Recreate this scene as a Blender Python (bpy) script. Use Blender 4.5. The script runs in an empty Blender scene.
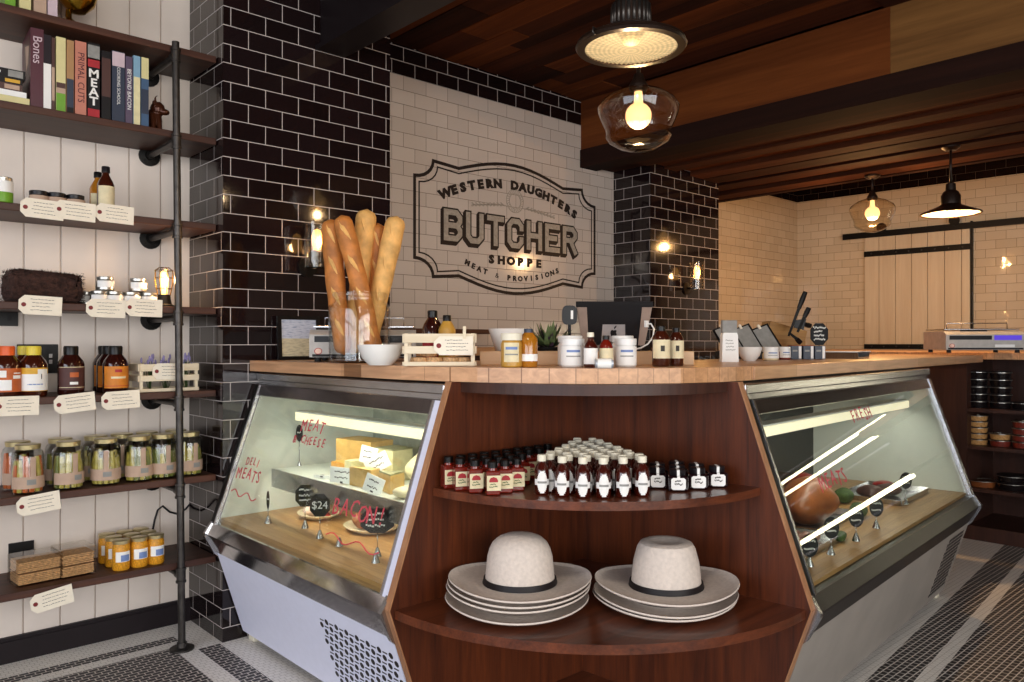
import bpy, bmesh, math, random
from mathutils import Vector, Matrix
random.seed(7)
PI = math.pi
COL = bpy.context.scene.collection
# ---------------------------------------------------------------- camera numbers and sight lines
FPX, YAW, PIT = 780.45, .7433, .0032
CX, CY, CZ = -1.3575, -3.2375, 1.256
_f = (math.sin(YAW), math.cos(YAW)); _r = (math.cos(YAW), -math.sin(YAW))
def xw(px, y):                      # world x where the sight line of a photo column meets depth y
    a = (px-512)/FPX; dx, dy = _f[0]+a*_r[0], _f[1]+a*_r[1]
    return CX + dx*(y-CY)/dy
def pt(px, t):                      # ground point on a photo column at distance t along the view axis
    a = (px-512)/FPX
    return (CX+t*(_f[0]+a*_r[0]), CY+t*(_f[1]+a*_r[1]))
FACE = -YAW                         # rotation that turns a -Y front to the camera side
# ---------------------------------------------------------------- materials
def lin(c): return c/12.92 if c <= .04045 else ((c+.055)/1.055)**2.4
def C(h):
    h = h.lstrip('#'); return tuple(lin(int(h[i:i+2], 16)/255) for i in (0, 2, 4)) + (1,)
MATS = {}
def newmat(name):
    m = bpy.data.materials.new(name); m.use_nodes = True
    nt = m.node_tree; b = nt.nodes['Principled BSDF']; MATS[name] = m
    return m, nt, b
def N(nt, t, **kw):
    n = nt.nodes.new(t)
    for k, v in kw.items():
        if k[0] == '_': setattr(n, k[1:], v)
        else: n.inputs[k.replace('_', ' ')].default_value = v
    return n
def ramp(nt, fac, stops):
    r = nt.nodes.new('ShaderNodeValToRGB'); e = r.color_ramp.elements
    while len(e) < len(stops): e.new(.5)
    for i, (p, c) in enumerate(stops): e[i].position = p; e[i].color = c
    nt.links.new(fac, r.inputs[0]); return r.outputs[0]
def bump(nt, b, h, strength, dist):
    n = N(nt, 'ShaderNodeBump', Strength=strength, Distance=dist)
    nt.links.new(h, n.inputs['Height']); nt.links.new(n.outputs[0], b.inputs['Normal'])
def mat(name, col, rough=.5, metal=0, var=.12, scale=30, coat=0, bmp=0, ior=1.5):
    m, nt, b = newmat(name); c = C(col)
    b.inputs['Roughness'].default_value = rough; b.inputs['Metallic'].default_value = metal
    b.inputs['Coat Weight'].default_value = coat; b.inputs['IOR'].default_value = ior
    if max(c[:3]) < .03 and not metal: b.inputs['Specular IOR Level'].default_value = .28
    tc = N(nt, 'ShaderNodeTexCoord'); no = N(nt, 'ShaderNodeTexNoise', Scale=scale, Detail=4)
    nt.links.new(tc.outputs['Object'], no.inputs['Vector'])
    lo = tuple(x*(1-var) for x in c[:3])+(1,); hi = tuple(min(1, x*(1+var)) for x in c[:3])+(1,)
    nt.links.new(ramp(nt, no.outputs[0], [(.3, lo), (.7, hi)]), b.inputs['Base Color'])
    if bmp: bump(nt, b, no.outputs[0], bmp, .004)
    return m
def wood(name, c1, c2, axis, rough=.4, k=1, c3=None, coat=0):
    m, nt, b = newmat(name); b.inputs['Roughness'].default_value = rough; b.inputs['Coat Weight'].default_value = coat; b.inputs['Specular IOR Level'].default_value = .12 if rough > .65 else .4
    tc = N(nt, 'ShaderNodeTexCoord'); mp = N(nt, 'ShaderNodeMapping')
    s = [16*k, 16*k, 16*k]; s['XYZ'.index(axis)] = .9*k; mp.inputs['Scale'].default_value = s
    nt.links.new(tc.outputs['Object'], mp.inputs[0])
    a = N(nt, 'ShaderNodeTexNoise', Scale=1, Detail=6, Roughness=.6, Distortion=.7); nt.links.new(mp.outputs[0], a.inputs['Vector'])
    f = N(nt, 'ShaderNodeTexNoise', Scale=7, Detail=3, Roughness=.6); nt.links.new(mp.outputs[0], f.inputs['Vector'])
    mx = N(nt, 'ShaderNodeMix', _data_type='FLOAT'); mx.inputs[0].default_value = .3
    nt.links.new(a.outputs[0], mx.inputs[2]); nt.links.new(f.outputs[0], mx.inputs[3])
    st = [(.3, C(c1)), (.68, C(c2))] + ([(.8, C(c3))] if c3 else [])
    nt.links.new(ramp(nt, mx.outputs[0], st), b.inputs['Base Color'])
    bump(nt, b, mx.outputs[0], .15, .002)
    return m
def blocks(name, cols, w, h, rough=.35):          # glued strips of timber (object x along the strip)
    m, nt, b = newmat(name); b.inputs['Roughness'].default_value = rough
    tc = N(nt, 'ShaderNodeTexCoord')
    br = N(nt, 'ShaderNodeTexBrick', _offset=.37, Scale=1, Mortar_Size=.0008, Brick_Width=w, Row_Height=h, Color1=C(cols[0]), Color2=C(cols[1]), Mortar=C(cols[2]))
    nt.links.new(tc.outputs['Object'], br.inputs['Vector'])
    mp = N(nt, 'ShaderNodeMapping'); mp.inputs['Scale'].default_value = (3, 40, 40); nt.links.new(tc.outputs['Object'], mp.inputs[0])
    no = N(nt, 'ShaderNodeTexNoise', Scale=1.2, Detail=6, Distortion=.8); nt.links.new(mp.outputs[0], no.inputs['Vector'])
    mx = N(nt, 'ShaderNodeMix', _data_type='RGBA', _blend_type='MULTIPLY'); mx.inputs[0].default_value = .55
    nt.links.new(br.outputs[0], mx.inputs[6]); nt.links.new(ramp(nt, no.outputs[0], [(.3, (.45, .38, .33, 1)), (.65, (1, 1, 1, 1))]), mx.inputs[7])
    nt.links.new(mx.outputs[2], b.inputs['Base Color'])
    return m
def tile(name, c1, c2, grout, w, h, mortar, rough, wav=.25, spec=.5):
    m, nt, b = newmat(name)
    uv = N(nt, 'ShaderNodeUVMap')
    br = N(nt, 'ShaderNodeTexBrick', _offset=.5, Scale=1, Mortar_Size=mortar, Mortar_Smooth=.1, Bias=0, Brick_Width=w, Row_Height=h, Color1=C(c1), Color2=C(c2), Mortar=C(grout))
    nt.links.new(uv.outputs[0], br.inputs['Vector']); nt.links.new(br.outputs['Color'], b.inputs['Base Color'])
    nt.links.new(ramp(nt, br.outputs['Fac'], [(0, (rough,)*3+(1,)), (1, (.8,)*3+(1,))]), b.inputs['Roughness'])
    b.inputs['Specular IOR Level'].default_value = spec
    no = N(nt, 'ShaderNodeTexNoise', Scale=9, Detail=1); nt.links.new(uv.outputs[0], no.inputs['Vector'])
    ma = N(nt, 'ShaderNodeMath', _operation='MULTIPLY_ADD'); ma.inputs[1].default_value = -.6
    nt.links.new(br.outputs['Fac'], ma.inputs[0])
    m2 = N(nt, 'ShaderNodeMath', _operation='MULTIPLY'); m2.inputs[1].default_value = wav
    nt.links.new(no.outputs[0], m2.inputs[0]); nt.links.new(m2.outputs[0], ma.inputs[2])
    bump(nt, b, ma.outputs[0], .5, .004)
    return m
def glass(name, tint='#ffffff', refl=1.0, rough=.01):   # thin clear glass: a pane with one look from both sides
    m = bpy.data.materials.new(name); m.use_nodes = True; MATS[name] = m
    nt = m.node_tree; nt.nodes.remove(nt.nodes['Principled BSDF']); out = nt.nodes['Material Output']
    t = N(nt, 'ShaderNodeBsdfTransparent', Color=C(tint)); g = N(nt, 'ShaderNodeBsdfGlossy', Roughness=rough)
    lw = N(nt, 'ShaderNodeLayerWeight', Blend=.5); pw = N(nt, 'ShaderNodeMath', _operation='POWER'); pw.inputs[1].default_value = 4
    nt.links.new(lw.outputs['Facing'], pw.inputs[0]); mu = N(nt, 'ShaderNodeMath', _operation='MULTIPLY_ADD', _use_clamp=True); mu.inputs[1].default_value = .75*refl; mu.inputs[2].default_value = .035*refl
    nt.links.new(pw.outputs[0], mu.inputs[0]); mx = N(nt, 'ShaderNodeMixShader')
    nt.links.new(mu.outputs[0], mx.inputs[0]); nt.links.new(t.outputs[0], mx.inputs[1]); nt.links.new(g.outputs[0], mx.inputs[2])
    nt.links.new(mx.outputs[0], out.inputs[0]); return m
def glow(name, col, s):
    m, nt, b = newmat(name); b.inputs['Base Color'].default_value = C(col)
    b.inputs['Emission Color'].default_value = C(col); b.inputs['Emission Strength'].default_value = s
    return m

mat('paint', '#dfd2c7', .55, var=.06, scale=4)
tile('black_tile', '#150d0d', '#1d1314', '#b9b0ac', .1556, .0794, .0017, .07, .12)
tile('white_tile', '#cfc1b6', '#c6b8ad', '#7d7165', .161, .0819, .0016, .12)
tile('black_tile_sign', '#150d0d', '#1d1314', '#b9b0ac', .161, .0819, .0022, .07)
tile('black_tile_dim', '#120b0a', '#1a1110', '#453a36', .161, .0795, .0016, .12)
tile('cream_tile', '#d8c6aa', '#cfbc9f', '#8a7058', .161, .0795, .0014, .05, .9)
tile('mosaic_black', '#170f13', '#20171b', '#dcd5cd', .034, .024, .0022, .45, .1)
tile('mosaic_white', '#ebe6df', '#f0ebe4', '#c6bfb7', .026, .0225, .0012, .5, .1)
wood('walnut', '#2a100a', '#663016', 'Z', .38, 1.2, '#844a26')
wood('walnut_h', '#35180f', '#733b22', 'X', .3, 1.2, '#84492b', .2)
wood('walnut_edge', '#8a5a3c', '#b98760', 'Z', .4, 1)
wood('walnut_dark', '#2a1712', '#4a2b20', 'Z', .45, 1)
wood('shelf_wood', '#2a1511', '#56301f', 'X', .5, .8)
for i, (a, b) in enumerate([('#2a130b', '#552b16'), ('#1c0d08', '#3c1d10'), ('#3d1d0d', '#743e1b'), ('#2c160d', '#4c2816')]): wood('ceiling_wood_%d' % i, a, b, 'Y', .9, .35)
wood('beam_dark', '#170c09', '#2c1710', 'Y', .9, .35)
wood('plank_orange', '#4a220e', '#74401c', 'Y', .9, .4)
wood('plank_knotty', '#54371e', '#8e6538', 'Y', .9, .3)
wood('pine', '#cbb596', '#e0d0b4', 'Z', .55, .5)
wood('crate_wood', '#d6c4a4', '#eaddc4', 'X', .6, 1)
wood('knife_block', '#8a6238', '#c09458', 'X', .5, 1)
wood('riser_wood', '#c39a74', '#dcbb95', 'X', .5, .6)
blocks('butcher_block', ('#d8a880', '#c69468', '#8f6542'), .75, .045)
blocks('deck_block', ('#c79a62', '#b98a54', '#8a6238'), .5, .05)
mat('black_metal', '#100d0b', .5, .6); mat('iron', '#4a4643', .42, .85, var=.25); mat('black_paint', '#171012', .45); mat('base_black', '#170e12', .5)
mat('steel', '#b9b9bd', .25, 1, var=.06); mat('steel_dark', '#6f6a6d', .22, 1); mat('chrome', '#d9d9dd', .12, 1); mat('panel_white', '#e6e8fb', .4, 0, var=.02)
mat('panel_grey', '#9a938c', .5, 0, var=.08, scale=6); mat('liner', '#dfe3da', .35, var=.03); mat('rubber', '#1c1a1c', .6)
mat('paper', '#ece2cf', .8, var=.04); mat('white_paper', '#efefec', .8, var=.03); mat('ink', '#3b3630', .8); mat('red_ring', '#7a1c1e', .6); mat('sign_black', '#241a18', .6)
mat('sign_grey', '#a1978b', .6, var=.2, scale=60); mat('porcelain', '#e9e7e2', .15, coat=.5, var=.02); mat('straw', '#d3c6bb', .75, var=.08, scale=90, bmp=.4); mat('ribbon', '#191315', .5)
mat('cap_white', '#e6dfca', .5, var=.04); mat('cap_black', '#0e0b0a', .35); mat('lid_gold', '#c9b98a', .3, .8); mat('lid_dark', '#1a1619', .35); mat('lid_tin', '#b5b2ab', .3, .9)
mat('syrup', '#3c0f08', .1, coat=.6); mat('sauce_red', '#6c180c', .2, coat=.5); mat('jam', '#1d0c10', .12, coat=.5); mat('amber', '#a5691c', .1, coat=.4); mat('brown_glass', '#3a150a', .08, coat=.7); mat('bbq_brown', '#2a0d09', .1, coat=.7)
mat('label_cream', '#ddcfa9', .7); mat('label_tan', '#b79b86', .7, var=.08); mat('label_white', '#eceae6', .65, var=.02); mat('label_orange', '#cc7a1e', .6); mat('label_brown', '#4a2621', .6); mat('label_rust', '#b85a24', .6); mat('label_red', '#a8202a', .6); mat('label_blue', '#6f86b8', .6); mat('label_yellow', '#d7a531', .6)
mat('cap_orange', '#d9581a', .45); mat('cap_yellow', '#d8c23a', .45); mat('pickle', '#b5a44c', .35, var=.25, scale=50); mat('pickle_green', '#757a38', .35, var=.3); mat('carrot', '#c05a14', .4); mat('brine', '#4a4018', .3); mat('mustard', '#b88a35', .4); mat('corn', '#d08f1c', .5, var=.35, scale=160)
mat('crust', '#b87232', .6, var=.32, scale=22, bmp=.5); mat('crust_pale', '#dba860', .65, var=.22, scale=25, bmp=.5); mat('cracker', '#cda272', .7, var=.35, scale=120, bmp=.6)
mat('fur', '#3b231b', .95, var=.5, scale=60, bmp=1); mat('brass', '#b8902f', .2, 1); mat('bronze', '#4a2616', .3, .4); mat('chalk_black', '#101113', .6); mat('chalk', '#d9d9d4', .9)
mat('bumper_black', '#211c1b', .38); mat('back_glass', '#1d1614', .12); mat('back_grey', '#a9aca2', .4)
mat('marker_red', '#d8485a', .6); mat('cheese_tan', '#c9a25e', .5); mat('cheese_orange', '#d99a3e', .45); mat('cheese_pale', '#ddd2a4', .5); mat('cheese_rind', '#8e8a66', .6)
mat('meat_red', '#8e1f1c', .35, var=.4, scale=35); mat('meat_ham', '#8e5029', .4, var=.3, scale=14); mat('meat_fat', '#ddb8a4', .4, var=.2); mat('sausage', '#8a5a4a', .4, var=.25, scale=30); mat('meat_dark', '#4a2a22', .5, var=.4, scale=40); mat('herb', '#3e5424', .7, var=.4, scale=60)
mat('plant', '#5d6e44', .6, var=.35, scale=40); mat('plant_purple', '#3d2c3a', .6, var=.3); mat('lavender', '#8d82ad', .8); mat('tablet_black', '#0c0b0f', .35); mat('tablet_bezel', '#8a7568', .5); mat('silver_plate', '#a8a4a4', .35, .6); mat('white_plastic', '#e6e6e4', .35, var=.02); mat('scale_grey', '#b4afa8', .4); mat('tin_grey', '#aeb4bd', .35, .5)
mat('lamp_enamel', '#2a1d16', .35, .5); mat('frame_black', '#0d0b0d', .4); mat('flesh_cream', '#e0cfae', .5); mat('container_dark', '#191415', .2, coat=.4); mat('tan_food', '#b98a52', .6, var=.35, scale=90); mat('red_food', '#7a2a1c', .5, var=.35, scale=60); mat('orange_plastic', '#c9562a', .5); mat('grey_card', '#8d8c88', .75, var=.12, scale=50)
glass('clear_glass', '#fdfefd', 1.3); glass('case_glass', '#f8fbf8', .8); glass('lamp_glass', '#fbf3e4', 1.8); glass('clear_plastic', '#f5f2ec', 1.2, .08); glass('window_glass', '#ffffff', .6)
glow('bulb', '#ffd79a', 1.2); glow('bulb_white', '#ffe2b4', 2.2); glow('filament_lamp', '#ffc878', 2.4); glow('tube_light', '#fff4d2', 1.0); glow('screen_purple', '#4b34b8', .8)
glow('strip_glow', '#fff4cf', 17)
def ribbed_lens():                               # lit ribbed glass: part of the bulb shows through, the rest scatters its light
    m = bpy.data.materials.new('prism_lens'); m.use_nodes = True; MATS['prism_lens'] = m; nt = m.node_tree; nt.nodes.remove(nt.nodes['Principled BSDF'])
    tc = N(nt, 'ShaderNodeTexCoord'); sp = N(nt, 'ShaderNodeSeparateXYZ'); nt.links.new(tc.outputs['Object'], sp.inputs[0])
    at_ = N(nt, 'ShaderNodeMath', _operation='ARCTAN2'); nt.links.new(sp.outputs[1], at_.inputs[0]); nt.links.new(sp.outputs[0], at_.inputs[1])
    ln = N(nt, 'ShaderNodeVectorMath', _operation='LENGTH'); nt.links.new(tc.outputs['Object'], ln.inputs[0])
    def sn(src, k):
        a = N(nt, 'ShaderNodeMath', _operation='MULTIPLY'); a.inputs[1].default_value = k; nt.links.new(src, a.inputs[0]); s = N(nt, 'ShaderNodeMath', _operation='SINE'); nt.links.new(a.outputs[0], s.inputs[0]); return s.outputs[0]
    ad = N(nt, 'ShaderNodeMath', _operation='ADD'); nt.links.new(sn(at_.outputs[0], 44), ad.inputs[0]); nt.links.new(sn(ln.outputs['Value'], 420), ad.inputs[1])
    mr = N(nt, 'ShaderNodeMapRange'); mr.inputs[1].default_value = -2; mr.inputs[2].default_value = 2; mr.inputs[3].default_value = .45; mr.inputs[4].default_value = .95; nt.links.new(ad.outputs[0], mr.inputs[0])
    e = N(nt, 'ShaderNodeEmission', Color=C('#ffdba0')); nt.links.new(mr.outputs[0], e.inputs[1])
    t = N(nt, 'ShaderNodeBsdfTransparent'); mx = N(nt, 'ShaderNodeMixShader'); mx.inputs[0].default_value = .72
    nt.links.new(t.outputs[0], mx.inputs[1]); nt.links.new(e.outputs[0], mx.inputs[2]); nt.links.new(mx.outputs[0], nt.nodes['Material Output'].inputs[0])
ribbed_lens()
def paper_photo():
    m, nt, b = newmat('certificate'); tc = N(nt, 'ShaderNodeTexCoord'); mp = N(nt, 'ShaderNodeMapping'); mp.inputs['Scale'].default_value = (22, 1, 150)
    nt.links.new(tc.outputs['Object'], mp.inputs[0]); no = N(nt, 'ShaderNodeTexNoise', Scale=1.5, Detail=3); nt.links.new(mp.outputs[0], no.inputs['Vector'])
    sp = N(nt, 'ShaderNodeSeparateXYZ'); nt.links.new(tc.outputs['Object'], sp.inputs[0])
    g = N(nt, 'ShaderNodeMath', _operation='GREATER_THAN'); g.inputs[1].default_value = .095; nt.links.new(sp.outputs[2], g.inputs[0])
    mx = N(nt, 'ShaderNodeMix', _data_type='RGBA'); nt.links.new(g.outputs[0], mx.inputs[0])
    nt.links.new(ramp(nt, no.outputs[0], [(.35, C('#b5b097')), (.55, C('#d8d2b4'))]), mx.inputs[6]); nt.links.new(ramp(nt, no.outputs[0], [(.3, C('#8fa2c2')), (.5, C('#cfd8ea'))]), mx.inputs[7])
    nt.links.new(mx.outputs[2], b.inputs['Base Color']); b.inputs['Roughness'].default_value = .25
paper_photo()
# ---------------------------------------------------------------- mesh helpers
class MB:
    def __init__(s): s.bm = bmesh.new()
    def _faces(s, vs, sm=False, mi=0):
        out = []
        for f in vs:
            try: fc = s.bm.faces.new(f); fc.smooth = sm; fc.material_index = mi; out.append(fc)
            except ValueError: pass
        return out
    def box(s, x0, x1, y0, y1, z0, z1, mi=0, M=None, bev=0):
        v = [s.bm.verts.new((x, y, z)) for z in (z0, z1) for x, y in ((x0, y0), (x1, y0), (x1, y1), (x0, y1))]
        fs = s._faces([(v[3], v[2], v[1], v[0]), (v[4], v[5], v[6], v[7])] + [(v[i], v[(i+1) % 4], v[(i+1) % 4+4], v[i+4]) for i in range(4)], False, mi)
        if bev:
            es = list({e for f in fs for e in f.edges})
            r = bmesh.ops.bevel(s.bm, geom=es, offset=bev, segments=2, affect='EDGES', profile=.5)
            v = list({w for f in r['faces'] for w in f.verts} | {w for w in v if w.is_valid})
            for f in r['faces']: f.material_index = mi
        if M is not None: bmesh.ops.transform(s.bm, matrix=M, verts=v)
        return s
    def prism(s, pts, z0, z1, fn=None, mi=0):       # polygon pts (p,q) extruded along a third axis; fn maps (p,q,h) to xyz
        fn = fn or (lambda p, q, h: (p, q, h))
        a = [s.bm.verts.new(fn(p, q, z0)) for p, q in pts]; b = [s.bm.verts.new(fn(p, q, z1)) for p, q in pts]
        n = len(pts); s._faces([tuple(reversed(a)), tuple(b)] + [(a[i], a[(i+1) % n], b[(i+1) % n], b[i]) for i in range(n)], False, mi)
        return s
    def lathe(s, prof, c=(0, 0, 0), seg=20, sx=1, sy=1, mi=0, a0=0, a1=2*PI, cap=True, M=None):
        full = abs(a1-a0-2*PI) < 1e-6; k = seg if full else seg+1; rings = []; nv = []
        for r, z in prof:
            if r < 1e-6: ring = [s.bm.verts.new((c[0], c[1], c[2]+z))]
            else: ring = [s.bm.verts.new((c[0]+r*sx*math.cos(a0+(a1-a0)*i/seg), c[1]+r*sy*math.sin(a0+(a1-a0)*i/seg), c[2]+z)) for i in range(k)]
            rings.append(ring); nv += ring
        fs = []
        for A, B in zip(rings, rings[1:]):
            for i in range(seg):
                j = (i+1) % k
                if len(A) == 1 and len(B) == 1: continue
                if len(A) == 1: fs.append((A[0], B[j], B[i]))
                elif len(B) == 1: fs.append((A[i], A[j], B[0]))
                else: fs.append((A[i], A[j], B[j], B[i]))
        s._faces(fs, True, mi)
        if prof[0] == prof[-1]: cap = False
        if cap and full:
            if len(rings[0]) > 1: s._faces([tuple(reversed(rings[0]))], False, mi)
            if len(rings[-1]) > 1: s._faces([tuple(rings[-1])], False, mi)
        if M is not None: bmesh.ops.transform(s.bm, matrix=M, verts=nv)
        return s
    def tube(s, pts, r, seg=8, mi=0, cap=True):
        pts = [Vector(p) for p in pts]; rs = r if isinstance(r, (list, tuple)) else [r]*len(pts); rings = []
        up = None
        for i, p in enumerate(pts):
            d = (pts[min(i+1, len(pts)-1)]-pts[max(i-1, 0)]).normalized()
            if up is None: up = Vector((0, 0, 1)) if abs(d.z) < .9 else Vector((1, 0, 0))
            x = d.cross(up).normalized(); y = x.cross(d).normalized(); up = y
            rings.append([s.bm.verts.new(p + x*rs[i]*math.cos(2*PI*k/seg) + y*rs[i]*math.sin(2*PI*k/seg)) for k in range(seg)])
        s._faces([(A[i], A[(i+1) % seg], B[(i+1) % seg], B[i]) for A, B in zip(rings, rings[1:]) for i in range(seg)], True, mi)
        if cap: s._faces([tuple(reversed(rings[0])), tuple(rings[-1])], False, mi)
        return s
    def ball(s, c, r, sc=(1, 1, 1), seg=12, mi=0, M=None):
        n = seg//2
        prof = [(max(0, math.sin(PI*i/n)), -math.cos(PI*i/n)) for i in range(n+1)]; prof[0] = (0, -1); prof[-1] = (0, 1)
        T = Matrix.Translation(c) @ (M or Matrix()) @ Matrix.Diagonal((r*sc[0], r*sc[1], r*sc[2], 1))
        return s.lathe(prof, (0, 0, 0), seg, mi=mi, M=T)
    def quad(s, a, b, c, d, mi=0): s._faces([tuple(s.bm.verts.new(p) for p in (a, b, c, d))], False, mi); return s
    def build(s, name, mats, parent=None, uv=None, sharp=.6):
        bm = s.bm; bmesh.ops.recalc_face_normals(bm, faces=bm.faces[:])
        bm.normal_update()
        for e in bm.edges:
            if len(e.link_faces) == 2 and e.calc_face_angle(0) > sharp: e.smooth = False
        if uv is not None:                          # metric tile coordinates: (u shift on x faces, on y faces, v shift)
            L = bm.loops.layers.uv.new('UVMap')
            for f in bm.faces:
                n = f.normal
                for l in f.loops:
                    p = l.vert.co
                    if abs(n.z) > .7: l[L].uv = (p.x, p.y)
                    elif abs(n.x) > .7: l[L].uv = (p.y+uv[1], p.z+uv[2])
                    else: l[L].uv = (p.x+uv[0], p.z+uv[2])
        me = bpy.data.meshes.new(name); bm.to_mesh(me); bm.free()
        for m in (mats if isinstance(mats, (list, tuple)) else [mats]): me.materials.append(MATS[m])
        o = bpy.data.objects.new(name, me); COL.objects.link(o)
        if parent is not None: o.parent = parent
        return o
def thing(name, label, cat, loc=(0, 0, 0), rz=0, group=None):
    o = bpy.data.objects.new(name, None); COL.objects.link(o); o.empty_display_size = .05
    o.location = loc; o.rotation_euler = (0, 0, rz); tag(o, label, cat, group); return o
def tag(o, label, cat, group=None):
    o['label'] = label; o['category'] = cat
    if group: o['group'] = group
    return o
def struct(o): o['kind'] = 'structure'; return o
def dup(root, loc, rz=None, label=None, group=None):
    r = root.copy(); COL.objects.link(r); r.location = loc
    if rz is not None: r.rotation_euler = (0, 0, rz)
    if label: r['label'] = label
    if group: r['group'] = group
    for ch in list(root.children):
        c = ch.copy(); COL.objects.link(c); c.parent = r
        for g in list(ch.children):
            d = g.copy(); COL.objects.link(d); d.parent = c
    return r
def L(prof, mat_, parent, name, seg=20, c=(0, 0, 0), **k): return MB().lathe(prof, c, seg, **k).build(name, mat_, parent)
def wrap(name, r, z0, z1, mat_, parent, half=1.2, mid=-PI/2, seg=12, c=(0, 0, 0)):   # a paper label round the front of a bottle
    return MB().lathe([(r, z0), (r+.0006, z0), (r+.0006, z1), (r, z1), (r, z0)], c, seg, a0=mid-half, a1=mid+half, cap=False).build(name, mat_, parent)
def text(s, size, name, mat_, parent, loc, rot=(PI/2, 0, 0), ext=.0004, off=0, align='CENTER', sp=1, sx=1):
    cu = bpy.data.curves.new(name, 'FONT'); cu.body = s; cu.size = size; cu.extrude = ext; cu.offset = off; cu.align_x = align; cu.align_y = 'CENTER'; cu.space_character = sp
    cu.resolution_u = 3
    t = bpy.data.objects.new(name+'_c', cu); me = bpy.data.meshes.new_from_object(t); bpy.data.objects.remove(t); bpy.data.curves.remove(cu)
    me.name = name; me.materials.clear(); me.materials.append(MATS[mat_])
    o = bpy.data.objects.new(name, me); COL.objects.link(o); o.parent = parent; o.location = loc; o.rotation_euler = rot; o.scale = (sx, 1, 1); return o
def scribble(mb, x0, x1, z0, z1, rows, y, h=.0016, seed=0):        # illegible pen strokes on a card facing -Y
    R = random.Random(seed); d = (z1-z0)/rows
    for i in range(rows):
        z = z1-d*(i+.5); x = x0+R.random()*.1*(x1-x0); e = x1-R.random()*.3*(x1-x0)
        while x < e:
            w = min(e-x, (.04+.08*R.random())*(x1-x0)); zz = z+(R.random()-.5)*h
            mb.box(x, x+w, y-.0004, y, zz, zz+h); x += w+.012*(x1-x0)+R.random()*.02*(x1-x0)
    return mb
ORD = 'first second third fourth fifth sixth seventh eighth ninth tenth eleventh twelfth'.split()
# ================================================================ the room
def solid(name, mats, boxes, uv=None, loc=None, rz=0):
    mb = MB()
    for b in boxes: mb.box(*b[:6], mi=b[6] if len(b) > 6 else 0)
    o = struct(mb.build(name, mats, uv=uv))
    if loc: o.location = loc; o.rotation_euler = (0, 0, rz)
    return o
CEIL = 2.97
# floor: mosaic fields and borders as strips of one slab
mb = MB()
def strip(x0, x1, y0, y1, mi): mb.box(x0, x1, y0, y1, -.05, 0, mi=mi)
def quadstrip(pts, mi): mb.prism(pts, -.05, 0, mi=mi)
strip(-4.9, 7.2, .21, 1.2, 1); strip(-.11, 7.2, .0, .21, 1)
strip(-4.9, -.16, .148, .21, 0); strip(-.16, -.11, .0, .21, 1); strip(-4.9, -.16, .082, .148, 1)
strip(-.135, -.045, -1.2, 0, 0); strip(-.045, 3, -1.2, 0, 1); strip(-.21, -.135, -1.2, .0, 1); strip(-.21, -.16, 0, .082, 1); strip(-.16, -.11, 0, 0.0001, 1)
strip(-4.9, -.21, -1.2, .082, 0)
strip(3, 7.2, -1.2, 0, 1)
strip(-4.9, .6, -7, -1.2, 0)
def FR(x, o): return (x, -1.985-o+(x-1.6)*.0985)        # lines running along the long case
for o0, o1, mi in ((-1.2, 0, 1), (0, .135, 0), (.135, .19, 1), (.19, 5.5, 0)):
    quadstrip([FR(.6, o0), FR(.6, o1), FR(7.2, o1), FR(7.2, o0)], mi)
struct(mb.build('floor', ['mosaic_black', 'mosaic_white'], uv=(0, 0, 0)))
# left wall of painted tongue-and-groove boards
mb = MB(); x = -.6841-.131*32
mb.box(-4.9, .0, .389, .5, 0, 3.1)
while x < -.02:
    mb.box(max(x+.0025, -4.85), min(x+.1285, 0), .377, .39, 0, 3.1, bev=.002); x += .131
struct(mb.build('wall_left', 'paint'))
solid('baseboard_left', 'base_black', [(-4.85, -.033, .357, .377, 0, .085), (-4.85, -.033, .362, .377, .085, .1)])
solid('pillar_left', 'black_tile', [(-.0325, .8015, 0, .95, 0, 3.1)], uv=(.0778, .06, -.0594))
solid('wall_back', ['white_tile', 'black_tile_sign'], [(.75, 3.15, .5, .7, 0, 2.80, 0), (.75, 3.15, .5, .7, 2.80, 3.1, 1)], uv=(-.0998, 0, -.0154))
solid('pillar_right', 'black_tile', [(3.098, 3.9645, .163, .95, 0, 3.1)], uv=(-.0388, -.2473, -.005))
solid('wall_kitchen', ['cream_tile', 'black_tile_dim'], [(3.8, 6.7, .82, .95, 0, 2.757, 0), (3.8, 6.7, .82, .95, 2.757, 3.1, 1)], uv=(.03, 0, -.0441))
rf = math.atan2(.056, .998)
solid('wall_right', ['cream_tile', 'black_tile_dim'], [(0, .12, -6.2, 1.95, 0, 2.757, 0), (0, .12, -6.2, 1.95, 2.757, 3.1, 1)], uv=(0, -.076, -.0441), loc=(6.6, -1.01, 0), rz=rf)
# street side walls behind the camera, with shop windows
solid('wall_front', 'paint', [(-4.9, 7.2, -7, -6.9, 0, .55), (-4.9, 7.2, -7, -6.9, 2.7, 3.1), (-4.9, -4.3, -7, -6.9, .55, 2.7), (1.0, 7.2, -7, -6.9, .55, 2.7)])
mb = MB()
for i in range(5): mb.box(-4.3+i*1.31, -4.25+i*1.31, -6.98, -6.92, .55, 2.7)
for z in (.55, 2.1, 2.65): mb.box(-4.3, 1.0, -6.98, -6.92, z, z+.05)
w2 = struct(mb.build('window_1', 'black_paint'))
MB().box(-4.3, 1.0, -6.955, -6.95, .55, 2.7).build('pane', 'window_glass', w2)
solid('wall_street', 'paint', [(-4.9, -4.8, -7, .5, 0, .5), (-4.9, -4.8, -7, .5, 2.75, 3.1), (-4.9, -4.8, -7, -6.2, .5, 2.75), (-4.9, -4.8, -.9, .5, .5, 2.75)])
mb = MB()
for i in range(5): mb.box(-4.88, -4.82, -6.2+i*1.31, -6.14+i*1.31, .5, 2.75)
for z in (.5, 2.1, 2.7): mb.box(-4.88, -4.82, -6.2, -.9, z, z+.05)
w3 = struct(mb.build('window_2', 'black_paint'))
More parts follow.
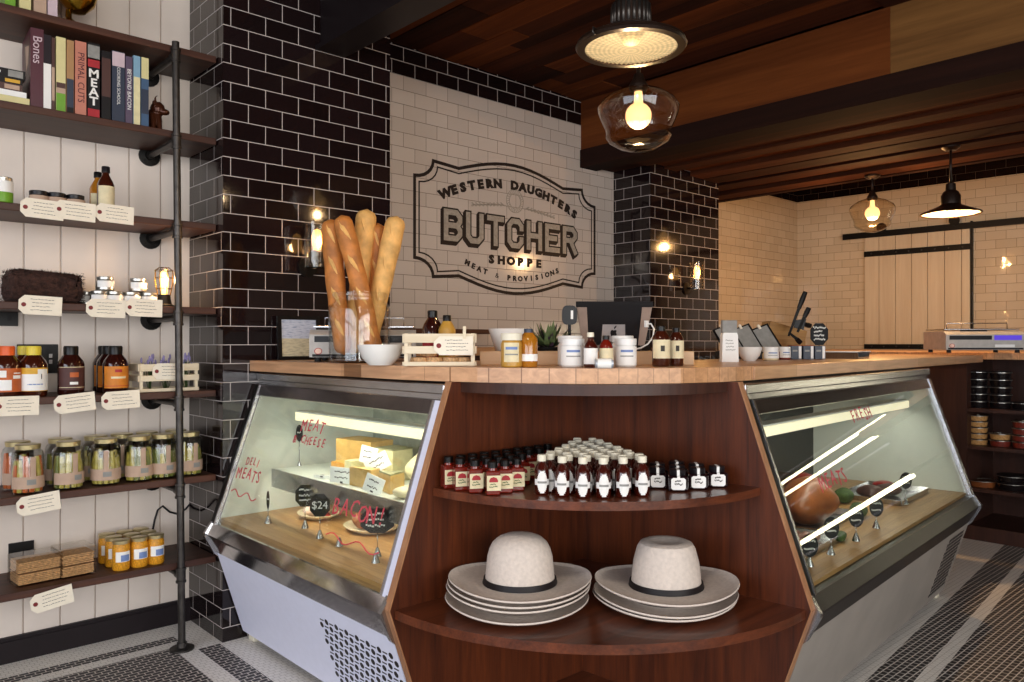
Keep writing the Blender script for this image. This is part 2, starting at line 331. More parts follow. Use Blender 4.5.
MB().box(-4.855, -4.85, -6.2, -.9, .5, 2.75).build('pane', 'window_glass', w3)
# ceiling: reclaimed boards running front to back, a black steel beam and the lowered bay over the counter
R = random.Random(3); mb = MB(); mb.box(-4.9, 7.2, -7, 1, 3.02, 3.1, mi=1); x = -4.9
while x < 7.1:
    w = R.choice((.11, .14, .17, .2)); y = -7
    while y < .9:
        l = R.uniform(1.0, 2.8); mb.box(x, x+w-.003, y, min(y+l, .95)-.003, CEIL+R.uniform(0, .012), 3.03, mi=R.choice((0, 1, 1, 2, 3))); y += l
    x += w
struct(mb.build('ceiling', ['ceiling_wood_%d' % i for i in range(4)]))
solid('beam_steel', 'black_paint', [(.392, .545, -6.9, -.001, 2.60, 2.62), (.42, .545, -6.9, -.001, 2.62, 2.95), (.392, .575, -6.9, -.001, 2.94, 2.975)])
mb = MB(); y0, y1 = -6.9, .499
mb.box(2.73, 2.90, y0, y1, 2.50, 2.625, mi=4); mb.box(2.745, 2.9, y0, -1.62, 2.625, CEIL+.02, mi=6); mb.box(2.74, 2.9, -1.62, y1, 2.625, CEIL+.02, mi=5)
x = 2.9; k = 0
while x < 4.64:
    w = (.16, .2, .14, .18)[k % 4]; dz = (.0, .03, .012, .04, .005)[k % 5]
    mb.box(x, min(x+w, 4.65)-.004, y0, .16 if x < 3.97 else .819, 2.505+dz, 2.6, mi=(1, 0, 3, 2, 0, 1, 2)[k % 7]); x += w; k += 1
mb.box(2.9, 3.09, .16, .499, 2.52, 2.6, mi=1)
mb.box(4.6, 4.66, y0, .819, 2.5, CEIL+.02, mi=4)
struct(mb.build('ceiling_bay', ['ceiling_wood_%d' % i for i in range(4)] + ['beam_dark', 'plank_orange', 'plank_knotty']))
# ================================================================ the painted wall sign
def ribbon(mb, pts, w, y0, y1, closed=True):
    n = len(pts); off = []
    for i, p in enumerate(pts):
        a = Vector(pts[i-1] if (closed or i) else p); b = Vector(pts[(i+1) % n] if (closed or i < n-1) else p)
        d0 = (Vector(p)-a); d1 = (b-Vector(p)); d0 = d0.normalized() if d0.length > 1e-6 else d1.normalized(); d1 = d1.normalized() if d1.length > 1e-6 else d0
        m = d0+d1; m = m.normalized() if m.length > 1e-3 else d0; nr = Vector((-m.y, m.x)); k = w/2/max(.5, nr.dot(Vector((-d0.y, d0.x))))
        off.append((Vector(p)+nr*k, Vector(p)-nr*k))
    for i in range(n if closed else n-1):
        a, b = off[i], off[(i+1) % n]
        mb.prism([tuple(a[0]), tuple(b[0]), tuple(b[1]), tuple(a[1])], y0, y1, lambda p, q, h: (p, h, q))
    return mb
def outline(g):                                           # shield outline, g = inset
    xc, zc = 2.095, 1.999; q = []
    hw, hh = .79-g, .345-g
    q.append((hw, 0)); nx, nz = .135, .105
    for i in range(7):
        a = PI/2*i/6; q.append((hw-nx*(math.sin(a)), hh-nz*math.cos(a)))
    q.append((.46, hh-.016))
    for i in range(1, 7): q.append((.46*(1-i/6), hh-.016+.088*math.sin(PI/2*i/6)))
    full = q + [(-x, z) for x, z in reversed(q[:-1])]
    low = [(x, -z) for x, z in reversed(full[1:-1])]
    return [(xc+x, zc+z) for x, z in full+low]
sg = thing('wall_sign', 'large black painted shop sign lettered on the white tiled wall', 'sign', (2.095, .5, 1.999))
def sl(o): o.location = Vector(o.location)-Vector((2.095, .5, 1.999)); return o
mb = MB(); ribbon(mb, outline(0), .02, .4985, .4999); ribbon(mb, outline(.032), .009, .4985, .4999); sl(mb.build('border', 'sign_black', sg))
# block letters drawn as strokes on a 4 x 6 grid
GL = {'B': [[(0, 0), (0, 6), (3, 6), (4, 5), (4, 4), (3.2, 3), (4, 2), (4, 1), (3, 0), (0, 0)], [(0, 3), (3.2, 3)]], 'U': [[(0, 6), (0, 1), (1, 0), (3, 0), (4, 1), (4, 6)]], 'T': [[(0, 6), (4, 6)], [(2, 6), (2, 0)]],
      'C': [[(4, 4.4), (4, 5), (3, 6), (1, 6), (0, 5), (0, 1), (1, 0), (3, 0), (4, 1), (4, 1.6)]], 'H': [[(0, 0), (0, 6)], [(4, 0), (4, 6)], [(0, 3), (4, 3)]], 'E': [[(4, 6), (0, 6), (0, 0), (4, 0)], [(0, 3), (3, 3)]],
      'R': [[(0, 0), (0, 6), (3, 6), (4, 5), (4, 4), (3, 3), (1.2, 3)], [(2.2, 3), (4, 0)]]}
def stroke(mb, ch, x, z, sw, sh, w, y, ext):            # letter lines as ribbons, each a hair in front of the last
    for j, line in enumerate(GL[ch]):
        P_ = [Vector((x+a*sw/4, z+b*sh/6)) for a, b in line]; closed = (P_[0]-P_[-1]).length < 1e-6
        if closed: P_ = P_[:-1]
        else: P_[0] += (P_[0]-P_[1]).normalized()*ext; P_[-1] += (P_[-1]-P_[-2]).normalized()*ext
        ribbon(mb, [tuple(q) for q in P_], w, y-.0001*j, .4999+.0001*j, closed)
for i, ch in enumerate('BUTCHER'):
    dk, lt = MB(), MB(); x0 = 1.535+i*.1725; w, h = .108, .158; z0 = 1.895
    for k in range(4): stroke(dk, ch, x0-.0045*k, z0-.0055*k, w, h, .054, .4975+.0005*k, .027)
    stroke(lt, ch, x0, z0, w, h, .034, .4966, .017)
    lo = sl(dk.build('block_letter', 'sign_black', sg)); lt.build('letter_fill', 'sign_grey', lo)
def glyph(mb, ch, size, M, sx=1, off=0):
    cu = bpy.data.curves.new('g', 'FONT'); cu.body = ch; cu.size = size; cu.extrude = .0006; cu.align_x = 'CENTER'; cu.offset = off; cu.resolution_u = 2
    t = bpy.data.objects.new('g', cu); me = bpy.data.meshes.new_from_object(t); bpy.data.objects.remove(t); bpy.data.curves.remove(cu)
    me.transform(M @ Matrix.Rotation(PI/2, 4, 'X') @ Matrix.Diagonal((sx, 1, 1, 1))); mb.bm.from_mesh(me); bpy.data.meshes.remove(me)
def letter(ch, size, M, sx, off):
    mb = MB(); glyph(mb, ch, size, M, sx, off); return sl(mb.build('letter', 'sign_black', sg))
def arc_text(s, size, xc, zc, Rr, half, up, sx=1.15, off=.002):
    n = len(s)
    for i, ch in enumerate(s):
        a = -half+2*half*i/(n-1); sgn = 1 if up else -1
        if ch != ' ': letter(ch, size, Matrix.Translation((xc+Rr*math.sin(a), .4989, zc+sgn*Rr*math.cos(a))) @ Matrix.Rotation(a*sgn, 4, 'Y'), sx, 0 if ch == '&' else off)
arc_text('WESTERN DAUGHTERS', .073, 2.1, 2.262-1.36, 1.36, math.radians(24.3), True, 1.25, .0055)
arc_text('MEAT & PROVISIONS', .045, 2.1, 1.665+1.1, 1.1, math.radians(21.5), False, 1.15, .0025)
for i, ch in enumerate('SHOPPE'): letter(ch, .07, Matrix.Translation((1.9+i*.084, .4989, 1.768)), 1.25, .005)
mb = MB()
for rr in (.05, .075): ribbon(mb, [(2.104+rr*math.cos(2*PI*i/28), 2.185+rr*math.sin(2*PI*i/28)) for i in range(28)], .006, .4985, .4999)
for k in range(26):
    a = 2*PI*k/26; ribbon(mb, [(2.104+r*math.cos(a+.1*(r > .07)), 2.185+r*math.sin(a+.1*(r > .07))) for r in (.055, .071)], .005, .4985, .4999, False)
for sgn in (-1, 1):
    base = (2.104+sgn*.1, 2.15); ribbon(mb, [(base[0], base[1]), (2.104+sgn*.37, 2.118)], .004, .4985, .4999, False)
    for k in range(9):
        x = base[0]+sgn*.03*k; z = base[1]-.0036*k
        for u in (1, -1): mb.prism([(x, z), (x+sgn*.022, z+u*.014), (x+sgn*.034, z+u*.009), (x+sgn*.014, z)], .4985, .4999, lambda p, q, h: (p, h, q))
sl(mb.build('wreath_ornament', 'sign_grey', sg))
# ================================================================ display cases, corner cabinet, worktops
RZ = math.radians(5.2); CO = (.726, -1.345)
def RW(s, o, z=0): return (CO[0]+math.cos(RZ)*s+math.sin(RZ)*o, CO[1]+math.sin(RZ)*s-math.cos(RZ)*o, z)
def LW(s, o, z=0): return (.726-o, -s, z)
PO = lambda p, q, h: (h, -p, q)                           # profile (o,z) swept along local x
LOC = [(.676, .035), (.788, .388)]                        # lower front panel line
GL0, GL1 = (.806, .512), (.612, 1.078)                    # sloping glass line
def slope(a, b, x0, x1, th, off=0):                       # slab lying on a profile line
    d = Vector((b[0]-a[0], b[1]-a[1])).normalized(); n = Vector((d.y, -d.x))
    A, B = Vector(a)+n*off, Vector(b)+n*off
    return MB().prism([tuple(A), tuple(B), tuple(B-n*th), tuple(A-n*th)], x0, x1, PO)
def onslope(a, b):                                        # matrix: x along case, z up the slope, -y outwards
    d = Vector((b[0]-a[0], b[1]-a[1])).normalized()
    return Matrix(((1, 0, 0, 0), (0, d.y, -d.x, -a[0]), (0, d.x, d.y, a[1]), (0, 0, 0, 1)))
def make_case(label, Lc, loc, rz, panel, stile_mats, grille, shelf, back):
    t = thing('display_case', label, 'display case', loc, rz)
    MB().prism([(.0, .035), (.66, .035), (.772, .40), (.772, .50), (0, .50)], .004, Lc-.004, PO).build('body', 'steel_dark', t)
    slope(LOC[0], LOC[1], .012, Lc-.012, .012).build('front_panel', panel, t)
    for s, o in ((.03, .05), (.03, .61), (Lc-.08, .05), (Lc-.08, .61)): MB().box(s, s+.05, -o-.05, -o, 0, .036, bev=.004).build('foot', 'cap_white', t)
    MB().prism([(.772, .388), (.79, .388), (.831, .462), (.834, .472), (.808, .514), (.772, .514)], .0, Lc, PO).build('bumper', 'chrome' if panel == 'panel_white' else 'bumper_black', t)
    for x0, x1 in ((-.002, .016), (Lc-.016, Lc+.002)): MB().prism([(.772, .36), (.80, .385), (.84, .46), (.84, .475), (.81, .52), (.772, .52)], x0, x1, PO).build('bumper_end_cap', 'steel', t)
    for (x0, x1), m in zip(((0, .034), (Lc-.036, Lc)), stile_mats): slope(GL0, GL1, x0, x1, .02, .004).build('stile', m, t)
    for x0, x1 in ((.0345, .047), (Lc-.049, Lc-.0365)): slope(GL0, GL1, x0, x1, .012, .006).build('stile_trim', 'steel', t)
    d = .045
    k = Vector((GL0[0]-GL1[0], GL0[1]-GL1[1])).normalized()*d
    slope((GL1[0]+k.x, GL1[1]+k.y), GL1, .03, Lc-.03, .018, .003).build('top_rail', 'steel_dark', t)
    slope(GL0, GL1, .034, Lc-.034, .006, -.002).build('front_glass', 'case_glass', t)
    for x0, x1 in ((.004, .014), (Lc-.014, Lc-.004)): MB().prism([(0, .50), (.785, .52), (.598, 1.075), (0, 1.075)], x0, x1, PO).build('end_panel', 'liner', t)
    MB().box(.014, Lc-.014, -.03, -.012, .53, 1.07).build('back_panel', back, t)
    MB().box(0, Lc, -.60, -.0, 1.077, 1.10).build('top', 'steel', t)
    MB().box(0, Lc, -.612, -.54, 1.098, 1.130, bev=.004).build('top_trim', 'steel', t)
    MB().box(0, Lc, -.54, -.02, 1.10, 1.1375).build('support_rail', 'black_paint', t)
    MB().box(.016, Lc-.016, -.775, -.03, .502, .528).build('deck', 'deck_block', t)
    lt = MB().box(.20, Lc-.07, -.53, -.47, .93, .975, bev=.004).build('light_housing', 'white_plastic', t)
    MB().box(.205, Lc-.075, -.536, -.5305, .934, .968, bev=.002).build('light_diffuser', 'tube_light', lt)
    MB().box(.016, Lc-.016, -.59, -.03, 1.062, 1.076).build('ceiling_panel', 'liner', t)
    if shelf:
        sh = MB().box(.10, Lc-.05, -.585, -.10, .708, .722).build('shelf', 'liner', t)
        MB().box(.10, Lc-.05, -.59, -.583, .648, .724).build('shelf_edge', 'steel', sh)
        MB().box(.12, Lc-.08, -.58, -.55, .694, .7065, bev=.002).build('added_deck_strip', 'tube_light', sh)  # glowing strip added under the shelf to brighten the deck
        for x in (.14, Lc-.12): MB().prism([(.03, .60), (.05, .60), (.50, .707), (.03, .707)], x, x+.012, PO).build('bracket', 'steel', sh)
    M = onslope(*LOC); g = MB(); kind, x0, x1, v0, v1 = grille
    if kind == 'oval':
        r = 0; v = v0
        while v < v1:
            x = x0-(r*.0213) % .064
            while x < x1:
                if x0 <= x <= x1: g.lathe([(0, 0), (.0105, 0), (.0105, .0012), (0, .0012)], seg=12, M=M @ Matrix.Translation((x, 0, v)) @ Matrix.Rotation(PI/2, 4, 'X'))
                if x0 <= x+.032 <= x1: g.box(x+.020, x+.044, -.0012, 0, v-.002, v+.002, M=M)
                x += .064
            r += 1; v += .0215
    else:
        r = 0; v = v0
        while v < v1:
            x = x0+(r % 2)*.0125
            while x < x1: g.lathe([(0, 0), (.0092, 0), (.0092, .0012), (0, .0012)], seg=6, M=M @ Matrix.Translation((x, 0, v)) @ Matrix.Rotation(PI/2, 4, 'X')); x += .025
            r += 1; v += .0215
    g.build('vent_grille', 'black_paint', t)
    return t
LL, LR = 1.322, 2.06
case_l = make_case('stainless glass-fronted deli case of cheeses and plates beside black tiled pillar', LL, (.726, -.002, 0), -PI/2, 'panel_white', ('black_metal', 'panel_white'), ('oval', .84, 1.29, .02, .315), True, 'back_grey')
case_r = make_case('long glass-fronted meat display case with grey lower panel and black mesh vent', LR, RW(.024, 0), RZ, 'panel_grey', ('black_metal', 'steel'), ('hex', 1.72, 2.0, .05, .34), False, 'back_glass')
# red marker lettering on the inside of the panes
def marker(case, s, size, x, v, name, sx=1, rot=0):
    mb = MB(); glyph_row(mb, s, size); M = onslope(GL0, GL1)
    bmesh.ops.transform(mb.bm, matrix=M @ Matrix.Translation((x, .0035, v)) @ Matrix.Rotation(rot, 4, 'Y') @ Matrix.Diagonal((sx, 1, 1, 1)), verts=mb.bm.verts[:])
    return mb.build(name, 'marker_red', case)
def glyph_row(mb, s, size):
    for i, ch in enumerate(s):
        if ch != ' ': glyph(mb, ch, size, Matrix.Translation(((i-(len(s)-1)/2)*size*.68, 0, (i % 3-1)*size*.06)) @ Matrix.Rotation((i % 4-1.5)*.07, 4, 'Y'), .9)
def wave(case, x0, x1, v, name):
    mb = MB(); pts = [(x0+(x1-x0)*i/14, 0, v+.012*math.sin(i*.9)) for i in range(15)]; mb.tube(pts, .0022, 5)
    bmesh.ops.transform(mb.bm, matrix=onslope(GL0, GL1) @ Matrix.Translation((0, .0035, 0)), verts=mb.bm.verts[:]); mb.build(name, 'marker_red', case)
marker(case_l, 'DELI', .045, .19, .265, 'marker_lettering'); marker(case_l, 'MEATS', .066, .19, .205, 'marker_lettering'); wave(case_l, .08, .31, .145, 'marker_underline')
marker(case_l, 'BACON!', .080, 1.03, .185, 'marker_lettering'); wave(case_l, .88, 1.2, .11, 'marker_underline')
marker(case_l, 'MEAT', .065, .58, .44, 'marker_lettering'); marker(case_l, '& CHEESE', .045, .58, .39, 'marker_lettering')
marker(case_r, 'FRESH', .07, .95, .47, 'marker_lettering'); marker(case_r, 'MEATS', .075, .47, .27, 'marker_lettering')
# quarter-round corner cabinet between the two cases
cab = thing('corner_cabinet', 'quarter-round walnut corner cabinet with two open curved shelves between the glass cases', 'cabinet', (CO[0], CO[1], 0))
PROF = [(0, 0), (.655, 0), (.822, .485), (.598, 1.137), (0, 1.137)]
MB().prism(PROF, 0, .02, lambda p, q, h: (-p, h, q)).build('side_panel', 'walnut', cab)
cr, sr = math.cos(RZ), math.sin(RZ)
MB().prism(PROF, 0, .02, lambda p, q, h: (cr*h+sr*p, sr*h-cr*p, q)).build('side_panel', 'walnut', cab)
def edge(fn):
    mb = MB(); pr = PROF[1:4]
    for a, b in zip(pr, pr[1:]):
        d = (Vector(b)-Vector(a)).normalized(); n = Vector((d.y, -d.x))*.004; mb.prism([a, b, tuple(Vector(b)+n), tuple(Vector(a)+n)], -.003, .023, fn)
    return mb.build('edge_band', 'walnut_edge', cab)
edge(lambda p, q, h: (-p, h, q)); edge(lambda p, q, h: (cr*h+sr*p, sr*h-cr*p, q))
A0, A1 = PI, 1.5*PI+RZ
def sector(r, z0, z1, mat_, name):
    n = 36; pts = [(-.0, -.0)] + [(r*math.cos(A0+(A1-A0)*i/n), r*math.sin(A0+(A1-A0)*i/n)) for i in range(n+1)]
    # keep clear of the side panels' faces
    pts = [(x, y-.0005) for x, y in pts]
    return MB().prism(pts, z0, z1).build(name, mat_, cab)
UZ, LZ = .822, .485
sector(.668, UZ-.024, UZ, 'walnut_h', 'upper_shelf'); sector(.805, LZ-.026, LZ, 'walnut_h', 'lower_shelf'); sector(.62, .06, .084, 'walnut_h', 'bottom_shelf')
sector(.56, 1.105, 1.137, 'walnut_dark', 'top_panel')
n = 24; kb = [(r*math.cos(A0+(A1-A0)*i/n), r*math.sin(A0+(A1-A0)*i/n)) for r in (.60,) for i in range(n+1)] + [(r*math.cos(A1-(A1-A0)*i/n), r*math.sin(A1-(A1-A0)*i/n)) for r in (.585,) for i in range(n+1)]
MB().prism(kb, 0, .06).build('plinth', 'walnut_dark', cab)
# worktops
CT = 1.183
arc = [(.10, -1.12), (.125, -1.27), (.17, -1.42), (.24, -1.57), (.33, -1.70), (.44, -1.80), (.58, -1.87), (.73, -1.91)]
pl = [(.085, -.001)] + arc + [RW(.135, .582)[:2], RW(.135, -.02)[:2], (.80, -1.0), (.80, -.001)]
wl = MB().prism([(-y, x-.726) for x, y in pl], 1.138, CT).build('worktop', 'butcher_block'); wl.location = (.726, 0, 0); wl.rotation_euler = (0, 0, -PI/2)
tag(wl, 'butcher block worktop with a rounded nose above the corner cabinet', 'worktop')
wr = MB().box(.137, 3.40, -.588, .06, 1.138, CT, bev=.003).build('worktop', 'butcher_block'); wr.location = RW(0, 0); wr.rotation_euler = (0, 0, RZ)
tag(wr, 'long butcher block worktop above the meat case, running to the far counter', 'worktop')
rs = thing('worktop_riser', 'low pale timber riser block standing behind the jars on the worktop', 'riser', pt(587, 2.62)+(CT,), FACE)
MB().box(-.36, .36, 0, .10, 0.0005, .047, bev=.003).build('block', 'riser_wood', rs)
# far counter with open shelves of deli tubs
fc = thing('back_counter', 'dark walnut back counter with open shelves beneath a thick timber top', 'counter', (4.2, -1.50, 0), 0)
MB().box(0, .03, .0, .62, 0, 1.155).build('end_panel', 'walnut_dark', fc)
MB().box(.0, .55, -.02, .0, 0, 1.155).build('partition', 'walnut_dark', fc)
MB().box(.52, .55, -1.0, -.02, 0, 1.155).build('back_panel', 'walnut_dark', fc)
for z in (.84, .60, .33): MB().box(.005, .52, -1.0, -.02, z-.022, z).build('shelf', 'walnut_dark', fc)
MB().box(.0, .52, -1.0, -.02, .0, .09).build('plinth', 'walnut_dark', fc)
MB().box(-.01, 2.28, -1.02, 1.9, 1.155, 1.2, bev=.003).build('counter_top', 'butcher_block', fc)
# ================================================================ pipe shelving on the left wall
TOPS = [.354, .70, 1.058, 1.408, 1.765, 2.13, 2.48]; S7, S6, S5, S4, S3, S2, S1 = TOPS
def zpx(px, v, y):                       # height of a photo row on a given column and depth
    a = (px-512)/FPX; return CZ-(v-343.6)/FPX*(y-CY)/(_f[1]+a*_r[1])
shv = thing('pipe_shelving', 'black iron pipe shelving unit with seven dark timber boards on the pale boarded wall', 'shelving', (-.17, .04, 0))
def loc_(o): o.location = Vector(o.location)-Vector((-.17, .04, 0)); return o
def lean(z): return (-.184-.0115*min(z, 2.5)*1.0, .042, z)
for z in TOPS: loc_(MB().box(-2.6, -.036, .062, .376, z-.028, z, bev=.003).build('shelf_board', 'shelf_wood', shv))
loc_(MB().tube([lean(.012), lean(1.2), lean(2.49)], .0145, 14).build('upright_pipe', 'iron', shv))
loc_(L([(.048, 0), (.048, .008), (.022, .012), (.020, .03), (.0, .03)], 'iron', shv, 'foot_flange', 18, lean(0)))
for z in TOPS:
    x, y, _ = lean(z); zz = z-.048
    tee = loc_(MB().lathe([(.0, -.03), (.0205, -.03), (.0205, -.022), (.018, -.02), (.018, .02), (.0205, .022), (.0205, .03), (0, .03)], (x, y, zz), 14).tube([(x, y, zz), (x, y+.034, zz)], .0185, 12).build('tee_fitting', 'iron', shv))
    loc_(MB().tube([(x, y+.02, zz), (x, .372, zz)], .0135, 12).build('bracket_pipe', 'iron', shv))
    M = Matrix.Translation((x, .3765, zz)) @ Matrix.Rotation(PI/2, 4, 'X')
    f = MB().lathe([(0, 0), (.045, 0), (.045, .008), (.021, .012), (.019, .026), (0, .026)], seg=18, M=M)
    for k in range(4): f.lathe([(0, .008), (.006, .008), (.006, .012), (0, .012)], (.032*math.cos(k*PI/2+.78), .032*math.sin(k*PI/2+.78), 0), 6, M=M)
    loc_(f.build('wall_flange', 'black_metal', shv))
def onshelf(px, y, z): return (xw(px, y), y, z)
# ---- hanging card tags
def make_tag(px, v, label, tilt=0, w=.14, h=.07, y=.05, seed=0):
    t = thing('card_tag', label, 'price tag', (xw(px, y), y, zpx(px, v, y)), 0, 'handwritten card tags on the shelves'); t.rotation_euler = (0, tilt, 0)
    c = .018; P_ = [(-w/2, -h/2+c), (-w/2+c, -h/2), (w/2, -h/2), (w/2, h/2), (-w/2+c, h/2), (-w/2, h/2-c)]
    MB().prism(P_, -.0008, .0008, lambda p, q, r: (p, r, q)).build('card', 'paper', t)
    M = Matrix.Translation((-w/2+.016, -.0008, 0)) @ Matrix.Rotation(PI/2, 4, 'X')
    MB().lathe([(0, 0), (.008, 0), (.008, .0012), (0, .0012)], seg=12, M=M).build('eyelet', 'red_ring', t)
    scribble(MB(), -w/2+.035, w/2-.012, -h/2+.01, h/2-.008, 4, -.0008, .0017, seed).build('handwriting', 'ink', t)
    return t
for i, (px, v, ti, lb) in enumerate([(42, 209, .03, 'card tag below the first two small dark-lidded jars, left of an overlapping tag'), (75, 211, .03, 'card tag below the third small dark-lidded jar'), (114.5, 214, .03, 'card tag below the two slim sauce bottles'),
    (40.5, 305.5, .04, 'card tag in front of the folded brown fur'), (106, 308.5, .02, 'card tag below the left stack of silver tins'), (144, 308, .02, 'card tag below the right stack of silver tins, beside the cage lamp'),
    (17, 406, .01, 'card tag below the yellow-capped sauce bottles'), (75, 403, -.09, 'tilted card tag below the single brown-labelled sauce bottle'), (121, 400, -.04, 'card tag below the orange-labelled sauce bottles'),
    (39, 503.5, -.09, 'card tag below the leftmost pickle jars'), (52.5, 599, -.14, 'tilted card tag below the cracker packs')]):
    make_tag(px, v, lb, ti, seed=i, y=.05-.004*(i == 1))
# ---- books
def book(px0, px1, h, spine, label, title=None, tcol='label_white', tsize=.03, y=.10, d=.2, bands=(), lean_=0, z=S2, name='book'):
    x0, x1 = xw(px0, y), xw(px1, y); w = x1-x0-.0012
    t = thing(name, label, 'book', ((x0+x1)/2, y, z+.0005), 0, 'cookbooks on the upper shelves'); t.rotation_euler = (0, lean_, 0)
    mb = MB().box(-w/2, -w/2+.002, 0, d, 0, h).box(w/2-.002, w/2, 0, d, 0, h).box(-w/2+.002, w/2-.002, 0, .003, 0, h); mb.build('cover', spine, t)
    MB().box(-w/2+.0021, w/2-.0021, .0031, d-.004, .004, h-.004).build('pages', 'paper', t)
    for z0, z1, m in bands: MB().box(-w/2+.0006, w/2-.0006, -.0006, -.00005, h*z0, h*z1).build('spine_panel', m, t)
    if title: text(title, tsize, 'spine_title', tcol, t, (0, -.0012, h*.52), (0, 0, 0)).rotation_euler = (PI/2, PI/2, 0)
    return t
for n_, c_ in (('bk_maroon', '#4a1626'), ('bk_dark', '#241c22'), ('bk_salmon', '#c07a66'), ('bk_tan', '#a98055'), ('bk_cream', '#d6cc94'), ('bk_black', '#171416'), ('bk_plum', '#57485e'), ('bk_blue', '#3c5878'), ('bk_green', '#6da02c'), ('bk_navy', '#2a3346'), ('bk_brown', '#4b2d28'), ('bk_pink', '#c9b4bc'), ('bk_sky', '#7da3bb'), ('bk_yellow', '#d0a02c')): mat(n_, c_, .45, var=.05)
book(42.5, 51, .285, 'bk_dark', 'dark book with a torn white wrapper round its lower half, right of the maroon book', bands=((.03, .62, 'label_white'),))
book(51, 54.5, .28, 'bk_brown', 'thin brown book left of the cream and green one', bands=((.15, .6, 'label_tan'),))
book(55.5, 65.3, .288, 'bk_cream', 'cream book with a bright green foot on the spine', bands=((0, .26, 'bk_green'), (.26, .33, 'label_tan'), (.33, .40, 'bk_brown')), title=None)
book(66, 73.5, .285, 'bk_tan', 'tan book with a dark lower spine, right of the green-footed book', bands=((.1, .48, 'bk_navy'), (0, .1, 'bk_black')))
book(74.5, 86, .29, 'bk_salmon', 'salmon pink book titled PRIMAL CUTS', 'PRIMAL CUTS', 'bk_maroon', .032)
t = book(87, 99.5, .295, 'bk_black', 'black book with MEAT in white block letters down the spine', bands=((.78, .97, 'grey_card'), (.68, .80, 'label_red'), (0, .13, 'label_red')))
for i, ch in enumerate('MEAT'): text(ch, .045, 'spine_title', 'label_white', t, (0, -.0012, .175-.036*i), off=.0012, sx=1.1)
book(101, 110.5, .275, 'bk_black', 'plain black book with faint bronze lettering right of the MEAT book', bands=((.35, .9, 'bk_brown'),))
book(111.5, 124.5, .285, 'bk_navy', 'thick navy book with a pink top panel titled COOKING SCHOOL', 'COOKING SCHOOL', 'label_white', .0165, bands=((.79, .99, 'bk_pink'),))
book(125, 132.3, .275, 'bk_plum', 'plum book titled BEYOND BACON', 'BEYOND BACON', 'label_white', .021)
book(133, 140, .285, 'bk_sky', 'thin pale blue and cream book, second from the right end', bands=((0, .7, 'cheese_pale'),))
book(140.7, 148.5, .285, 'bk_blue', 'blue book with a cream top at the right end of the row', bands=((.7, 1, 'bk_cream'), (.2, .55, 'bk_navy')))
bt = thing('book', 'big maroon hardback standing turned with its pictured cover showing', 'book', onshelf(36.5, .10, S2+.0005), math.radians(-3), 'cookbooks on the upper shelves')
MB().box(-.021, -.018, 0, .2, 0, .3).box(.018, .021, 0, .2, 0, .3).box(-.018, .018, 0, .003, 0, .3).build('cover', 'bk_maroon', bt); MB().box(-.0179, .0179, .0031, .196, .004, .296).build('pages', 'paper', bt)
MB().box(-.0216, -.0211, .02, .15, .14, .28).build('cover_picture', 'bk_brown', bt); MB().prism([(.03, .24), (.12, .26), (.09, .16), (.05, .18)], -.0222, -.0217, lambda p, q, h: (h, p, q)).build('cover_picture', 'label_tan', bt)
text('Bones', .042, 'spine_title', 'bk_pink', bt, (0, -.0012, .22), (PI/2, PI/2, 0))
z = S2+.0005
for i, (h, w, m, m2, lb) in enumerate([(.031, .185, 'bk_cream', None, 'cream book lying at the bottom of the flat stack'), (.02, .165, 'white_paper', None, 'white book lying second from the bottom of the flat stack'), (.024, .15, 'bk_brown', 'label_tan', 'brown book lying in the middle of the flat stack'), (.02, .15, 'bk_black', 'bk_yellow', 'dark book with a yellow panel lying second from the top'), (.032, .17, 'bk_black', 'grey_card', 'black book lying on top of the flat stack')]):
    xr = xw((29, 26, 21.5, 22, 25)[i], .1); t = thing('book', lb, 'book', (xr-w/2, .10, z), 0, 'cookbooks on the upper shelves'); d = .2
    MB().box(-w/2, w/2, 0, d, 0, .002).box(-w/2, w/2, 0, d, h-.002, h).box(-w/2, w/2, 0, .003, .002, h-.002).build('cover', m, t); MB().box(-w/2+.002, w/2-.002, .0031, d-.003, .002, h-.002).build('pages', 'paper', t)
    if m2: MB().box(w/2-.055, w/2-.008, -.0007, -.0001, .004, h-.004).build('spine_panel', m2, t)
    if i == 4: scribble(MB(), -.06, .02, .006, h-.008, 1, -.0001, .008, 3).build('spine_title', 'chalk', t)
    z += h+.0005
for i, (a, b, m, lb) in enumerate([(4, 15, 'bk_green', 'green book left end of the topmost shelf'), (18.5, 30.5, 'bk_cream', 'yellow-cream book on the topmost shelf'), (33, 46, 'label_tan', 'brown mottled book on the topmost shelf'), (47, 57, 'bk_pink', 'pale grey-pink book beside the brass ornament')]):
    book(a, b, .26, m, lb, z=S1)
# brass ornament on the top board
o = thing('brass_ornament', 'polished brass ornament on a flared foot at the end of the top shelf', 'ornament', onshelf(68, .13, S1+.0005), 0)
L([(0, 0), (.05, 0), (.05, .006), (.03, .014), (.012, .03), (.010, .06), (0, .06)], 'brass', o, 'foot', 24); L([(0, .055), (.03, .06), (.06, .09), (.075, .14), (.07, .2), (.066, .2), (.070, .14), (.055, .1), (.02, .07), (0, .07)], 'brass', o, 'cup', 24, (.03, 0, 0))
